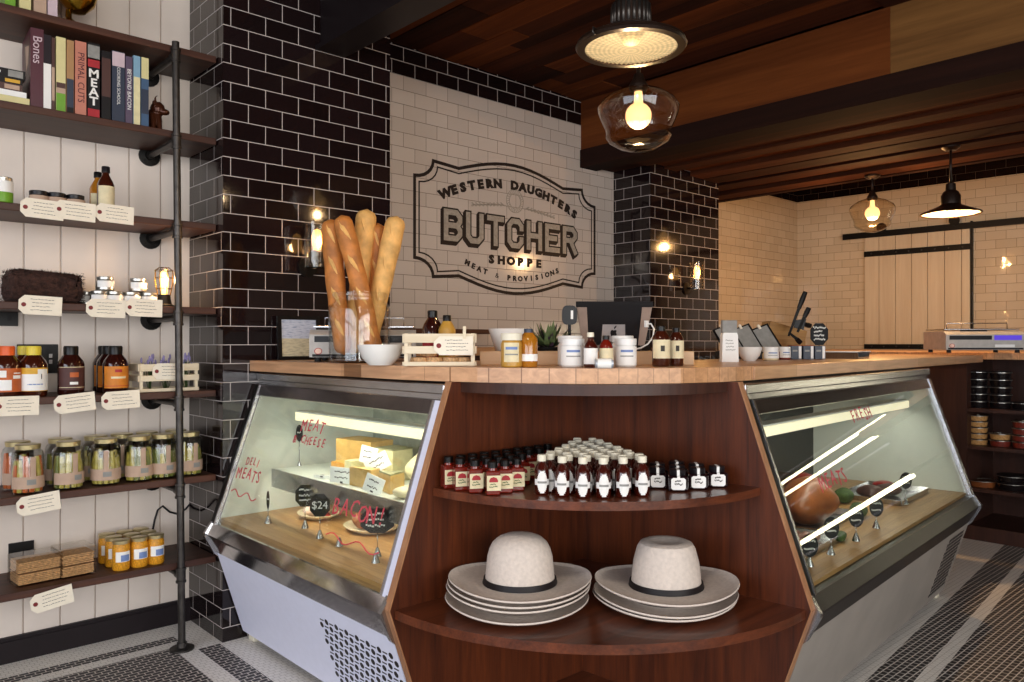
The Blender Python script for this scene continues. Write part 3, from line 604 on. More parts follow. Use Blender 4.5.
# small bull figurine beside the books
o = thing('bull_figurine', 'small dark brown bull figurine sitting at the end of the cookbook row', 'figurine', onshelf(153.5, .17, S2+.0005), math.radians(-10))
mb = MB(); mb.ball((0, .0, .055), .042, (.8, 1, 1.25)); mb.ball((.012, -.02, .10), .03, (1.0, 1, 1.05)); mb.ball((.036, -.035, .088), .017, (1.2, .9, .8)); mb.ball((-.01, .02, .035), .036, (.8, 1.2, .95))
for s in (-1, 1): mb.tube([(.0+.01*s, -.03, .075), (.012*s+.004, -.045, .03), (.012*s+.004, -.05, .0)], [.012, .01, .009]); mb.tube([(0, .02*s-.02, .12), (-.002, .033*s-.02, .137), (.008, .034*s-.02, .15)], [.006, .004, .0015]); mb.ball((-.008, .028*s-.02, .114), .008, (.6, 1.3, .9))
bd = mb.build('body', 'bronze', o); rm = bd.modifiers.new('join', 'REMESH'); rm.mode = 'VOXEL'; rm.voxel_size = .0035; rm.use_smooth_shade = True
# ---- jars, bottles and tins on the shelves
def jar(name, label, cat, loc, r, h, body, lid, lab, group=None, labz=(.15, .7), rz=0, seg=20, lid_h=.014, lk=.92, half=1.2):
    t = thing(name, label, cat, loc, rz, group)
    L([(0, .0005), (r*.9, .0005), (r, .005), (r, h-lid_h-.012), (r*.86, h-lid_h-.002), (0, h-lid_h-.002)], body, t, 'jar_body', seg)
    L([(0, h-lid_h-.0015), (r*lk, h-lid_h-.0015), (r*(lk+.02), h-.002), (r*(lk-.04), h), (0, h)], lid, t, 'lid', seg)
    if lab: wrap('label', r+.0002, h*labz[0], h*labz[1], lab, t, half)
    return t
o = jar('tin_can', 'small can with a white and green label, left end of the shelf', 'can', onshelf(2.5, .11, S3), .033, .095, 'bk_green', 'lid_tin', 'label_white', labz=(.42, .85))
for i, px in enumerate((38.4, 56.3, 75)): jar('glass_jar', ('%s of the three small dark-lidded jars above the card tags' % ('left', 'middle', 'right')[i]), 'jar', onshelf(px, .12, S3), .034, .062, 'jam', 'lid_dark', 'label_tan', 'small jars with dark lids')
def slim(name, label, loc, r, h, body, cap, lab, group=None, cat='bottle', rz=0, labz=(.12, .55), nk=.62, seg=18, lab2=None, hw=1.2):
    t = thing(name, label, cat, loc, rz, group)
    L([(0, .0005), (r*.92, .0005), (r, .005), (r, h*nk), (r*.85, h*(nk+.07)), (r*.42, h*(nk+.2)), (r*.38, h*.87), (0, h*.87)], body, t, 'bottle_body', seg)
    L([(0, h*.87), (r*.5, h*.87), (r*.5, h*.985), (r*.44, h), (0, h)], cap, t, 'cap', 14)
    l = wrap('label', r+.0003, h*labz[0], h*labz[1], lab, t, hw)
    return t, l
slim('sauce_bottle', 'pale amber slim bottle standing behind the brown one', onshelf(97.5, .20, S3), .03, .18, 'amber', 'cap_black', 'label_cream', labz=(.1, .5))
slim('sauce_bottle', 'slim brown bottle with a cream and purple label', onshelf(105.5, .12, S3), .031, .19, 'brown_glass', 'lid_dark', 'label_cream', labz=(.12, .58))
# folded fur
o = thing('fur_pelt', 'folded dark brown fur pelt lying on the shelf', 'fur', onshelf(43, .2, S4), 0)
mb = MB(); R = random.Random(5); W = .245
mb.box(-W/2, W/2, -.085, .1, .002, .125, bev=.03); bmesh.ops.subdivide_edges(mb.bm, edges=mb.bm.edges[:], cuts=3, use_grid_fill=True)
for v in mb.bm.verts: v.co += Vector((R.uniform(-.006, .006), R.uniform(-.006, .006), (R.uniform(-.006, .006)-.012*max(0, v.co.x/W*2)) if v.co.z > .03 else 0))
fb = mb.build('pelt', 'fur', o, sharp=4); [setattr(p, 'use_smooth', True) for p in fb.data.polygons]
mb = MB()
for k in range(2600):
    a = R.random(); x = R.uniform(-W/2, W/2); f = R.random()
    if f < .5: p = Vector((x, -.084, R.uniform(.006, .12))); d = Vector((R.uniform(-.4, .4), -1, R.uniform(-.9, .2)))
    elif f < .85: p = Vector((x, R.uniform(-.08, .09), .118-.012*max(0, x/W*2))); d = Vector((R.uniform(-.6, .6), R.uniform(-.8, .2), .8))
    else: s = R.choice((-1, 1)); p = Vector((s*W/2*.985, R.uniform(-.08, .09), R.uniform(.01, .11))); d = Vector((s, R.uniform(-.4, .4), R.uniform(-.5, .4)))
    d = d.normalized()*R.uniform(.008, .015); n = d.cross(Vector((R.random(), R.random(), R.random()))).normalized()*.0011
    mb._faces([tuple(mb.bm.verts.new(q) for q in (p-n, p+n, p+d))])
hr = mb.build('hair', 'fur', o); hr['kind'] = 'stuff'
tin = None
for i, (px, y, lv, lb) in enumerate([(99, .13, 0, 'silver tin at the left front of the left tin stack'), (114.5, .13, 0, 'silver tin at the right front of the left tin stack'), (105, .135, 1, 'silver tin on top of the left stack'), (131.5, .13, 0, 'silver tin at the left front of the right tin stack'), (148.5, .13, 0, 'silver tin at the right front of the right tin stack, beside the cage lamp'), (138, .135, 1, 'silver tin on top of the right stack'), (86.5, .24, 0, 'tin behind the others, next to the brown fur'), (121, .24, 0, 'tin standing behind, between the two stacks')]):
    loc = onshelf(px, y, S4+.0565*lv)
    if tin is None: tin = jar('metal_tin', lb, 'tin', loc, .0325, .056, 'lid_tin', 'lid_tin', 'label_white', 'silver tins in two stacks', labz=(.25, .7), lid_h=.01)
    else: dup(tin, loc, 0, lb)
# caged lamp
o = thing('cage_lamp', 'lit caged filament lamp at the right end of the shelf', 'lamp', onshelf(164, .12, S4), 0)
L([(0, 0), (.04, 0), (.04, .006), (.03, .012), (.026, .03), (.024, .05), (0, .05)], 'black_metal', o, 'base', 18)
L([(0, .05), (.012, .05), (.013, .06), (.016, .08), (.018, .12), (.012, .145), (0, .15)], 'filament_lamp', o, 'bulb', 14)
mb = MB()
for k in range(8):
    a = 2*PI*k/8; mb.tube([(r*math.cos(a), r*math.sin(a), z) for r, z in ((.026, .048), (.036, .10), (.036, .15), (.02, .162), (.0, .163))], .0013, 5)
for r, z in ((.031, .075), (.036, .12), (.0365, .15)): mb.tube([(r*math.cos(2*PI*i/20), r*math.sin(2*PI*i/20), z) for i in range(21)], .0013, 5)
mb.build('cage', 'brass', o)
# big sauce bottles
def flask(label, px, y, cap, body, lab, deco, group):
    t = thing('sauce_bottle', label, 'bottle', onshelf(px, y, S5), 0, group); r, h = .046, .188
    L([(0, .0005), (r*.93, .0005), (r, .006), (r, .118), (r*.9, .132), (r*.5, .158), (r*.48, .162), (0, .162)], body, t, 'bottle_body', 22)
    L([(0, .152), (r*.55, .152), (r*.57, .182), (r*.52, .1885), (0, .1885)], cap, t, 'cap', 18); wrap('label', r+.0003, .022, .108, lab, t, 1.25)
    for nm, m, z0, z1, a0, a1 in deco: MB().lathe([(r+.001, z0), (r+.0014, z0), (r+.0014, z1), (r+.001, z1), (r+.001, z0)], (0, 0, 0), 8, a0=-PI/2+a0, a1=-PI/2+a1, cap=False).build(nm, m, t)
    return t
cloud = [('label_cloud', 'label_white', .028, .066, -.9, .15), ('label_cloud', 'label_white', .075, .1, -.9, -.2), ('label_print', 'label_white', .07, .082, .25, .9), ('label_print', 'label_white', .088, .092, .3, .9)]
cl2 = [('label_cloud', 'label_white', .024, .085, -1.1, 1.15), ('label_cloud', 'label_white', .085, .103, .1, 1.0), ('label_print', 'label_blue', .045, .049, -.6, .5), ('label_print', 'sign_black', .066, .085, .35, .42)]
flask('orange-capped sauce bottle at the left end of the shelf', 7, .12, 'cap_orange', 'brown_glass', 'label_rust', cloud, 'sauce bottles with orange caps')
flask('orange-capped sauce bottle standing behind the front orange-capped one', -3, .24, 'cap_orange', 'brown_glass', 'label_rust', cloud, 'sauce bottles with orange caps')
flask('yellow-capped sauce bottle in front, its label white and yellow', 33.5, .12, 'cap_yellow', 'brown_glass', 'label_yellow', cl2, 'sauce bottles with yellow caps')
flask('yellow-capped sauce bottle standing behind the front yellow-capped one', 25, .25, 'cap_yellow', 'brown_glass', 'label_yellow', cl2, 'sauce bottles with yellow caps')
flask('dark sauce bottle with a brown label standing alone', 71, .12, 'cap_black', 'bbq_brown', 'label_brown', [('label_print', 'label_rust', .07, .088, -.3, .35), ('label_print', 'label_white', .042, .052, -.3, .3), ('label_line', 'label_cream', .03, .032, -1.2, 1.2), ('label_line', 'label_cream', .107, .109, -1.2, 1.2)], 'dark sauce bottles with black caps')
oc = [('label_print', 'label_red', .085, .096, -.3, .25), ('label_print', 'label_cream', .06, .068, -.6, .6), ('label_line', 'label_red', .03, .032, -1.2, 1.2)]
flask('orange-labelled dark sauce bottle, front of its three', 115.5, .12, 'cap_black', 'bbq_brown', 'label_orange', oc, 'dark sauce bottles with black caps')
flask('orange-labelled dark sauce bottle, middle of its three', 109, .215, 'cap_black', 'bbq_brown', 'label_orange', oc, 'dark sauce bottles with black caps')
flask('orange-labelled dark sauce bottle, rear of its three', 105, .31, 'cap_black', 'bbq_brown', 'label_orange', oc, 'dark sauce bottles with black caps')
# slatted crates
def crate(label, loc, w, d, h, rz):
    t = thing('wooden_crate', label, 'crate', loc, rz); e = .012
    for x in (-w/2, w/2-e):
        for y in (0, d-e): MB().box(x, x+e, y, y+e, .0, h).build('corner_post', 'crate_wood', t)
    for z0, z1 in ((.001, .014), (h*.38, h*.38+.024), (h-.03, h-.001)):
        for y0, y1 in ((-.006, -.0003), (d+.0003, d+.006)): MB().box(-w/2, w/2, y0, y1, z0, z1, bev=.001).build('slat', 'crate_wood', t)
        for x0, x1 in ((-w/2-.006, -w/2-.0003), (w/2+.0003, w/2+.006)): MB().box(x0, x1, 0, d, z0, z1, bev=.001).build('slat', 'crate_wood', t)
    MB().box(-w/2+e+.0003, w/2-e-.0003, .001, d-.001, .001, .008).build('bottom_board', 'crate_wood', t)
    return t
crate('small slatted wooden crate of dried lavender on the wall shelf', onshelf(169.5, .10, S5), .232, .15, .115, 0)
make_tag(168.5, 371.5, 'card tag pinned on the lavender crate', .03, .125, .066, y=.089, seed=31)
R = random.Random(9)
for k, (px, y) in enumerate(((150, .15), (166, .16), (186, .15))):
    t = thing('lavender_bunch', 'bunch of dried lavender at the %s of the wall-shelf crate' % ('left', 'centre', 'right')[k], 'dried flowers', onshelf(px, y, S5+.009), 0, 'lavender bunches in the crate'); mb, ms = MB(), MB()
    for i in range(16):
        a = R.uniform(0, 6.28); tl = R.uniform(.01, .045); b = (tl*math.cos(a)*(1 if k != 0 else .8), tl*math.sin(a)*.6, R.uniform(.09, .14)); ms.tube([(b[0]*.2, b[1]*.2, .001), b], .0012, 4); mb.ball(b, .006, (.8, .8, 2.2), 6)
    mb.build('flower_heads', 'lavender', t); ms.build('stems', 'herb', t)
# pickle jars
def pickle(label, px, y, fill, seed):
    t = thing('pickle_jar', label, 'jar', onshelf(px, y, S6), R.uniform(-.3, .3), 'pickle jars on the shelf'); r, h = .0535, .182; Q = random.Random(seed)
    L([(0, .0005), (r*.92, .0005), (r, .008), (r, .140), (r*.9, .156), (r*.72, .164), (r*.72, .172), (r*.70, .172), (r*.7, .163), (r*.88, .154), (r*.97, .139), (r*.97, .008), (0, .004)], 'clear_glass', t, 'glass', 22)
    L([(0, .164), (r*.78, .164), (r*.8, .180), (r*.76, .182), (0, .182)], 'lid_gold', t, 'lid', 22)
    mb = MB()
    for k in range(12):
        a = 2*PI*k/12; q = r*.74; mb.tube([(q*math.cos(a), q*math.sin(a), .008), (q*math.cos(a+.1), q*math.sin(a+.1), .075), (q*.95*math.cos(a), q*.95*math.sin(a), Q.uniform(.10, .142))], [.009, .0115, .008], 7, mi=Q.choice(fill))
    mb.lathe([(0, .006), (r*.6, .006), (r*.6, .125), (0, .125)], seg=10, mi=3); mb.build('pickles', ['pickle', 'pickle_green', 'carrot', 'brine'], t)
    wrap('label', r+.0004, .022, .066, 'label_tan', t, 1.5); wrap('seal_strip', r+.0004, .066, .138, 'label_tan', t, .17)
    wrap('label_print', r+.0012, .036, .056, 'grey_card', t, .28, mid=-PI/2+Q.uniform(-.3, .3)); return t
for i, (px, y, f, lb) in enumerate([(28, .125, (2, 2, 0, 2), 'pickled carrot jar in front at the left end of the row'), (18, .25, (2, 2), 'pickled carrot jar behind the front carrot jar'), (68.5, .125, (0, 1, 0), 'pickle jar in front, second place from the left'), (60.5, .25, (0, 1), 'pickle jar behind the second front jar'), (106, .125, (0, 0, 1), 'pickle jar in front, third place from the left'), (96, .25, (0, 1), 'pickle jar behind the third front jar'), (139, .125, (0, 0, 1), 'pickle jar in front, fourth place from the left, just left of the pipe'), (122, .255, (0, 1), 'pickle jar behind, between the third and fourth front jars'), (163, .13, (0, 1, 1), 'pickle jar in front, touching the left side of the iron pipe'), (147, .255, (0, 1), 'pickle jar behind, just left of the iron pipe'), (189, .13, (0, 0, 1), 'pickle jar in front at the right end, right of the pipe'), (176, .255, (0, 1), 'pickle jar behind the iron pipe')]):
    pickle(lb, px, y, f, i)
# relish jars on the bottom board
rj = None
for c_, px in enumerate((121.5, 139.5, 156)):
    for r_ in range(3):
        y = .12+.075*r_; loc = onshelf(px-(3.6*r_), y, S7); loc = (xw(px, .12)-.006*r_, y, S7)
        lb = 'corn relish jar, %s column, %s' % (('left', 'middle', 'right')[c_], ('front', 'second row', 'back row')[r_])
        if rj is None:
            rj = thing('relish_jar', lb, 'jar', loc, 0, 'corn relish jars on the bottom shelf'); r, h = .0325, .118
            L([(0, .0005), (r*.92, .0005), (r, .005), (r, .092), (r*.86, .103), (0, .103)], 'corn', rj, 'jar_body', 18); L([(0, .1035), (r*.95, .1035), (r*.97, .117), (r*.9, .1185), (0, .1185)], 'lid_gold', rj, 'lid', 18); wrap('label', r+.0003, .035, .075, 'label_white', rj, .9); wrap('label_picture', r+.001, .037, .062, 'label_blue', rj, .5, -PI/2+.2)
        else: dup(rj, loc, 0, lb)
for i, (px, lb) in enumerate([(40.5, 'clear pack of crackers, left of two on the bottom shelf'), (79.5, 'clear pack of crackers, right of two on the bottom shelf')]):
    t = thing('cracker_pack', lb, 'cracker pack', onshelf(px, .12, S7+.0005), math.radians(4), 'clear packs of crackers'); w, d, h = (.155, .12, .105) if i == 0 else (.125, .13, .11)
    mb = MB(); Q = random.Random(i)
    for z0 in (.006, .05):
        for r_ in range(6): mb.box(-w/2+.008, w/2-.008, .006, d-.006, z0+.0064*r_, z0+.0064*r_+.0045, M=Matrix.Translation((Q.uniform(-.002, .002), Q.uniform(-.002, .002), 0)))
    mb.build('crackers', 'cracker', t); MB().box(-w/2, w/2, 0, d, .001, h, bev=.003).build('clear_box', 'clear_plastic', t)
# wall outlets and the lamp cord
def outlet(px, v, w, h, label, dots):
    y = .3768; t = thing('wall_outlet', label, 'outlet', (xw(px, y), y, zpx(px, v, y)), 0)
    MB().box(-w/2, w/2, -.008, -.0003, -h/2, h/2, bev=.002).build('cover_plate', 'frame_black', t)
    for dx, dz in dots: MB().box(dx-.006, dx+.006, -.0095, -.0082, dz-.008, dz+.008, bev=.0005).build('socket', 'silver_plate' if len(dots) > 2 else 'rubber', t)
outlet(37.5, 359, .145, .118, 'black wall plate behind the yellow-capped bottles', [(.045, .012), (.045, -.012), (-.045, .01)])
outlet(21.5, 558.5, .088, .135, 'black wall outlet above the bottom shelf', [(0, .03), (0, -.03)])
outlet(6, 318.5, .08, .06, 'small black wall box just below the fur shelf', [(.01, 0)])
cd = MB().tube([(xw(px, .37), .37-.0, zpx(px, v, .37)) for px, v in ((193.5, 496), (191, 503), (186, 509), (178, 514), (170, 512), (163, 506), (158, 510), (155, 520), (152.5, 533), (151, 550))], .0045, 8).build('power_cord', 'rubber')
tag(cd, 'black twisted power cord looping down the boarded wall behind the pipe', 'cord')
# ================================================================ goods on the corner cabinet shelves
# straw hats
def make_hat(label, loc, dome, rz, group, kc=1.0):
    t = thing('straw_hat', label, 'hat', loc, rz, group); H = .145 if dome else .135; th = .0018
    side = [(.106, .0), (.1, .006), (.097, .04), (.093, H*.55)]
    top = [(.087, H*.70), (.078, H*.82), (.062, H*.92), (.04, H*.98), (.018, H), (.0, H)] if dome else [(.089, H*.84), (.080, H*.95), (.066, H*.99), (.045, H*.985), (.02, H*.955), (0, H*.95)]
    brim = [(.203, .017), (.197, .009), (.18, .004), (.15, .001), (.125, -.0005)]
    pr = [(r, z+th) for r, z in brim+side+top]; inn = [(max(0, r-th*1.3), z-.001) for r, z in reversed(brim[1:]+side+top)]
    mb = MB().lathe(pr+inn+[(.2045, .015), (.203, .017+th)], seg=56)
    for v in mb.bm.verts:
        r = math.hypot(v.co.x, v.co.y)
        if r > .11: a = math.atan2(v.co.y, v.co.x); v.co.z += .010*((r-.11)/.09)**2*(math.cos(2*a)*.8)
        if not dome and r < .09 and v.co.z > H*.8: v.co.x *= .93
        k = kc if r < .11 else kc+(1-kc)*min(1, (r-.11)/.02)
        v.co.x *= 1.03*k; v.co.y *= .97*k
        if r < .115 and v.co.z > .006: v.co.z -= (1-kc)*.1
    mb.build('hat_body', 'straw', t)
    MB().lathe([(.1065, .0025), (.1072, .004), (.1038, .019), (.1005, .019), (.1065, .0025)], seg=48, sx=1.03*kc, sy=.97*kc, cap=False).build('hat_band', 'ribbon', t)
    return t
hx, hy = .203, -1.561
for i, (dz, lb) in enumerate([(0, 'bottom straw hat of the left stack of four'), (.030, 'second straw hat from the bottom of the left stack'), (.042, 'third straw hat from the bottom of the left stack'), (.056, 'round-crowned straw hat on top of the left stack')]):
    make_hat(lb, (hx+.004*i, hy, LZ+.010+dz), True, FACE, 'cream straw hats in two stacks', (.91, .94, .97, 1)[i])
hx, hy = .540, -1.838
for i, (dz, lb) in enumerate([(0, 'bottom straw hat of the right stack of three'), (.010, 'middle straw hat of the right stack, its black band showing'), (.043, 'flat-crowned straw hat on top of the right stack')]):
    make_hat(lb, (hx, hy-.004*i, LZ+.010+dz), False, FACE, 'cream straw hats in two stacks', (.94, .97, 1)[i])
# hot sauce bottles, syrup flasks and jam jars on the upper shelf
def nth(i): return ORD[i] if i < len(ORD) else str(i+1)+'th'
GS, GY, GJ = 'red sauce bottles on the curved shelf', 'white-capped syrup flasks on the curved shelf', 'dark jam jars on the curved shelf'
proto = None
for row, dy in enumerate((.034, .084, .140, .200, .262)):
    xs = -math.sqrt(.645**2-dy**2)+.01; k = 0
    while xs < -(dy*1.95+.115) and xs < -.07:
        loc = (CO[0]+xs, CO[1]-dy, UZ); lb = 'red sauce bottle, %s file from the left, %s' % (nth(row), 'at the shelf edge' if k == 0 else nth(k+1)+' back from the shelf edge')
        rz = FACE+.42-.09*row
        if proto is None:
            t = proto = thing('hot_sauce_bottle', lb, 'bottle', loc, rz, GS); a = .0205
            MB().box(-a, a, -a, a, .0005, .07, bev=.004).lathe([(.014, .069), (.012, .078), (0, .078)], seg=14).build('bottle_body', 'sauce_red', t)
            L([(0, .077), (.0145, .077), (.0145, .093), (.0125, .0955), (0, .0955)], 'cap_black', t, 'cap', 14)
            MB().box(-a*.93, a+.0006, -a-.0006, -a-.0001, .014, .057).box(a+.0001, a+.0006, -a-.0006, a*.9, .014, .057).build('label', 'label_cream', t)
            MB().prism([(-.013, .042), (-.009, .05), (0, .053), (.009, .05), (.013, .042), (.012, .038), (-.012, .038)], -a-.0011, -a-.0007, lambda p, q, h: (p, h, q)).build('label_emblem', 'label_red', t)
            scribble(MB(), -.013, .014, .02, .034, 2, -a-.0007, .003, 2).build('label_print', 'herb', t)
        else: dup(proto, loc, rz, lb)
        xs += .047; k += 1
proto = None; dg = Vector((-.68, -.733)); pp = Vector((.733, -.68))
for row, (s, n_) in enumerate([(.605, 6), (.560, 6), (.515, 6), (.47, 5), (.425, 5), (.38, 4), (.335, 4), (.29, 3), (.245, 3), (.20, 2), (.155, 2)]):
    w = .285*(s/.605)**1.25
    for i in range(n_):
        off = -.022*(s/.605)-w/2+w*i/max(1, n_-1)+(.010 if row % 2 else 0)
        p = Vector(CO)+dg*(s-.10*(off*off)/.02*.4)+pp*off; loc = (p.x, p.y, UZ)
        lb = 'white-capped syrup flask, %s row, %s from the left' % ('front' if row == 0 else nth(row), nth(i))
        if proto is None:
            t = proto = thing('syrup_flask', lb, 'bottle', loc, FACE, GY); r, h = .0215, .114
            L([(0, .0005), (r*.9, .0005), (r, .004), (r, .066), (r*.85, .078), (r*.5, .09), (r*.45, .096), (0, .096)], 'syrup', t, 'bottle_body', 18)
            L([(0, .0955), (.0130, .0955), (.0135, .111), (.0115, .114), (0, .114)], 'cap_white', t, 'cap', 14)
            mb = MB()
            for z0, z1, hw in [(.006+.0048*k, .0108+.0048*k, .68*math.sqrt(max(.02, 1-((k-6)/6.6)**2))) for k in range(13)]+[(.0285, .0455, 1.15)]: mb.lathe([(r+.0003, z0), (r+.0009, z0), (r+.0009, z1), (r+.0003, z1), (r+.0003, z0)], seg=8, a0=-PI/2-hw, a1=-PI/2+hw, cap=False)
            mb.build('label', 'label_white', t); wrap('label_print', r+.0012, .034, .040, 'grey_card', t, .6)
        else: dup(proto, loc, FACE+R.uniform(-.15, .15), lb)
proto = None
for c_ in range(3):
    for r_ in range(3):
        bx = (.566+.070*c_, -1.868-.022*c_); loc = (bx[0]+.004*r_-.012*r_, bx[1]+.068*r_, UZ); rz = FACE-.1
        lb = 'dark square jam jar, %s column, %s' % (('left', 'middle', 'right')[c_], ('front', 'middle of three', 'back')[r_])
        if proto is None:
            t = proto = thing('jam_jar', lb, 'jar', loc, rz, GJ); a = .029
            MB().box(-a, a, -a, a, .0005, .046, bev=.006).build('jar_body', 'jam', t); L([(0, .0455), (.022, .0455), (.0235, .048), (.0235, .061), (.021, .063), (0, .063)], 'lid_dark', t, 'lid', 20)
            pts = [(-.021, .011), (-.016, .006), (.016, .006), (.021, .011), (.021, .036), (.016, .041), (-.016, .041), (-.021, .036)]
            MB().prism(pts, -a-.0007, -a-.0001, lambda p, q, h: (p, h, q)).build('label', 'label_white', t)
            MB().box(-.004, .004, -a-.0006, -a-.0001, .038, .046).box(-.004, .004, -.0245, -.0237, .046, .0632).box(-.004, .004, -.0245, .02, .0631, .0637).build('seal_strip', 'label_white', t)
            scribble(MB(), -.012, .013, .016, .034, 2, -a-.0008, .004, 6).build('label_print', 'ink', t)
        else: dup(proto, loc, rz, lb)
# ================================================================ on the worktop
def onct(px, t): return pt(px, t)+(CT+.0005,)
# framed certificate leaning on the tiles
o = thing('picture_frame', 'black framed certificate standing against the black tiled pillar', 'picture frame', (xw(299, -.03), -.03, CT), 0); w, h = .205, .195
MB().box(-w/2, w/2, -.012, 0, 0, .016).box(-w/2, w/2, -.012, 0, h-.016, h).box(-w/2, -w/2+.018, -.012, 0, .016, h-.016).box(w/2-.018, w/2, -.012, 0, .016, h-.016).build('frame', 'frame_black', o)
MB().box(-w/2+.018, w/2-.018, -.006, -.001, .016, h-.016).build('certificate', 'certificate', o); o.rotation_euler = (-.06, 0, 0)
def make_scale(label, loc, rz, w=.40, scr='screen_purple'):
    t = thing('deli_scale', label, 'scale', loc, rz); d, h = .30, .128
    MB().prism([(0, .018), (d, .018), (d, h), (.03, h), (0, h-.02)], -w/2, w/2, lambda p, q, e: (e, p, q)).build('housing', 'scale_grey', t)
    for x in (-w/2+.03, w/2-.03):
        for y in (.03, d-.03): MB().lathe([(0, 0), (.014, 0), (.012, .0185), (0, .0185)], (x, y, 0), 12).build('foot', 'rubber', t)
    MB().box(-w/2+.012, w/2-.012, -.0025, -.0002, .02, .03).build('base_strip', 'rubber', t)
    MB().box(-w/2+.02, w*.08, -.002, -.0002, .078, .102, bev=.0005).build('display', 'tablet_black', t); MB().box(w*.11, w/2-.02, -.002, -.0002, .076, .104, bev=.0005).build('display', scr, t)
    M = Matrix.Translation((-w/2+.035, -.0002, .042)) @ Matrix.Rotation(PI/2, 4, 'X'); MB().lathe([(0, 0), (.013, 0), (.013, .0012), (0, .0012)], seg=18, sx=1.2, M=M).lathe([(.0105, .0012), (.0105, .0016), (0, .0016)], seg=18, sx=1.2, M=M, mi=1).build('logo', ['label_red', 'meat_fat'], t)
    MB().box(w*.12, w/2-.06, -.0014, -.0002, .034, .05).build('price_label', 'white_paper', t)
    MB().box(-w/2+.01, w/2-.01, .035, d-.01, h+.008, h+.016, bev=.002).build('weighing_plate', 'steel', t)
    MB().box(-.05, .05, .08, .2, h-.001, h+.009).build('plate_support', 'rubber', t)
    MB().tube([(-w/2+.05, .1, h+.016), (-w/2+.05, .1, h+.05), (w/2-.05, .1, h+.05), (w/2-.05, .1, h+.016)], .003, 6).build('wire_rail', 'steel', t)
    return t
make_scale('grey electronic scale standing behind the glass jar of baguettes', onct(363, 3.12), FACE+.12, .42, 'tablet_black')
# baguettes in a big glass jar
jx, jy = pt(359.5, 2.98); JZ = CT+.0005
o = thing('glass_jar', 'large clear glass jar holding baguettes', 'jar', (jx, jy, JZ), 0)
JP = [(0, .0), (.105, .0), (.115, .008), (.117, .20), (.114, .215), (.102, .228), (.099, .236), (.104, .243), (.106, .252), (.104, .264), (.1, .266), (.0985, .25), (.0955, .236), (.098, .226), (.110, .212), (.1125, .20), (.1115, .012), (.10, .008), (0, .008)]
L(JP, 'clear_glass', o, 'glass', 40)
def baguette(label, pts, r, mat_, bend=0):
    """pts: foot and tip as photo (column, row, distance)"""
    P3 = [Vector(pt(px, t)+(CZ-(v-343.6)/FPX*t,)) for px, v, t in pts]; a, b = P3[0], P3[-1]; n = 40; V = []; RR = []
    side = (b-a).cross(Vector((_f[0], _f[1], 0))).normalized()
    for i in range(n+1):
        u = i/n; V.append(a.lerp(b, u)+side*bend*math.sin(PI*u)); e = min(u, 1-u)
        RR.append(r*((1-(1-e/.075)**2)**.5 if e < .075 else 1)*(1+.03*math.sin(u*26))*(.88+.2*u)+.001)
    t = thing('baguette', label, 'bread', V[0], 0, 'baguettes in the glass jar'); V = [v-V[0]*1 for v in V]
    mb = MB().tube(V, RR, 16); mb.build('crust', mat_, t, sharp=2)
    fw = Vector((-_f[0], -_f[1], .15)).normalized()
    for k in range(4):
        sc = MB(); i0 = 5+k*9; d = (V[i0+1]-V[i0]).normalized(); s_ = d.cross(fw).normalized()
        sc.tube([V[i0+2*j]+fw*(RR[i0+2*j]*.84)+s_*RR[i0+2*j]*(.4-.25*j) for j in range(4)], [r*.08, r*.27, r*.27, r*.06], 6)
        sc.build('score_mark', 'crust_pale', t)
    return t
baguette('baguette leaning at the left of the jar', [(344, 355, 2.96), (331, 219, 2.98)], .036, 'crust', .006)
baguette('dark baguette crossing the jar from top left to bottom right', [(376, 357, 2.93), (341, 215, 2.93)], .034, 'crust', -.004)
baguette('pale split baguette standing in the middle of the jar', [(352, 355, 3.02), (367, 209, 3.04)], .038, 'crust_pale', .0)
baguette('short baguette at the back of the jar, mostly hidden', [(372, 355, 3.05), (378, 223, 3.06)], .03, 'crust', 0)
baguette('pale baguette leaning far out at the right of the jar', [(366, 356, 3.0), (397, 216, 3.0)], .037, 'crust_pale', .0)
def bowl(label, px, t, r, h):
    o = thing('bowl', label, 'bowl', onct(px, t), 0); pr = [(0, 0), (r*.5, 0), (r*.55, .004), (r*.8, h*.35), (r*.95, h*.75), (r, h)]
    L(pr+[(r*.965, h), (r*.91, h*.75), (r*.76, h*.38), (r*.5, .008), (0, .007)], 'porcelain', o, 'bowl_body', 36); return o
bowl('white porcelain bowl in front of the baguette jar', 380.5, 2.62, .078, .069)
bowl('small white bowl on the far worktop beside the white bag', 749.5, 3.25, .05, .058)
cx, cy = pt(439.5, 2.50); crate('pale slatted crate of crackers at the front of the worktop', (cx, cy, CT+.0005), .225, .13, .105, FACE+.04)
o = make_tag(0, 0, 'handwritten card tag pegged to the cracker crate', 0, .125, .06, seed=55); vx = (math.cos(FACE+.04), math.sin(FACE+.04)); nx = (math.sin(FACE+.04), -math.cos(FACE+.04))
o.location = (cx+vx[0]*.045+nx[0]*.012, cy+vx[1]*.045+nx[1]*.012, CT+.066); o.rotation_euler = (0, 0, FACE+.04)
pg = MB().box(-.005, .005, -.004, .004, -.02, .02, bev=.001).build('clothes_peg', 'crate_wood', o); pg.location = (.035, 0, .042)
for i, (dx, dy, rz) in enumerate([(-.07, .05, .2), (-.02, .055, 1.2), (.035, .05, .5), (.075, .06, .9), (-.04, .085, .1), (.05, .09, 1.5)]):
    p = (cx+vx[0]*dx-nx[0]*dy, cy+vx[1]*dx-nx[1]*dy, CT+.0095+.021*(i > 3)); t = thing('cracker_round', '%s round cracker in the slatted crate, counted from the left front' % ORD[i], 'cracker', p, rz, 'crackers in the slatted crate')
    L([(0, 0), (.026, 0), (.029, .005), (.026, .018), (0, .02)], 'cracker', t, 'biscuit', 16)
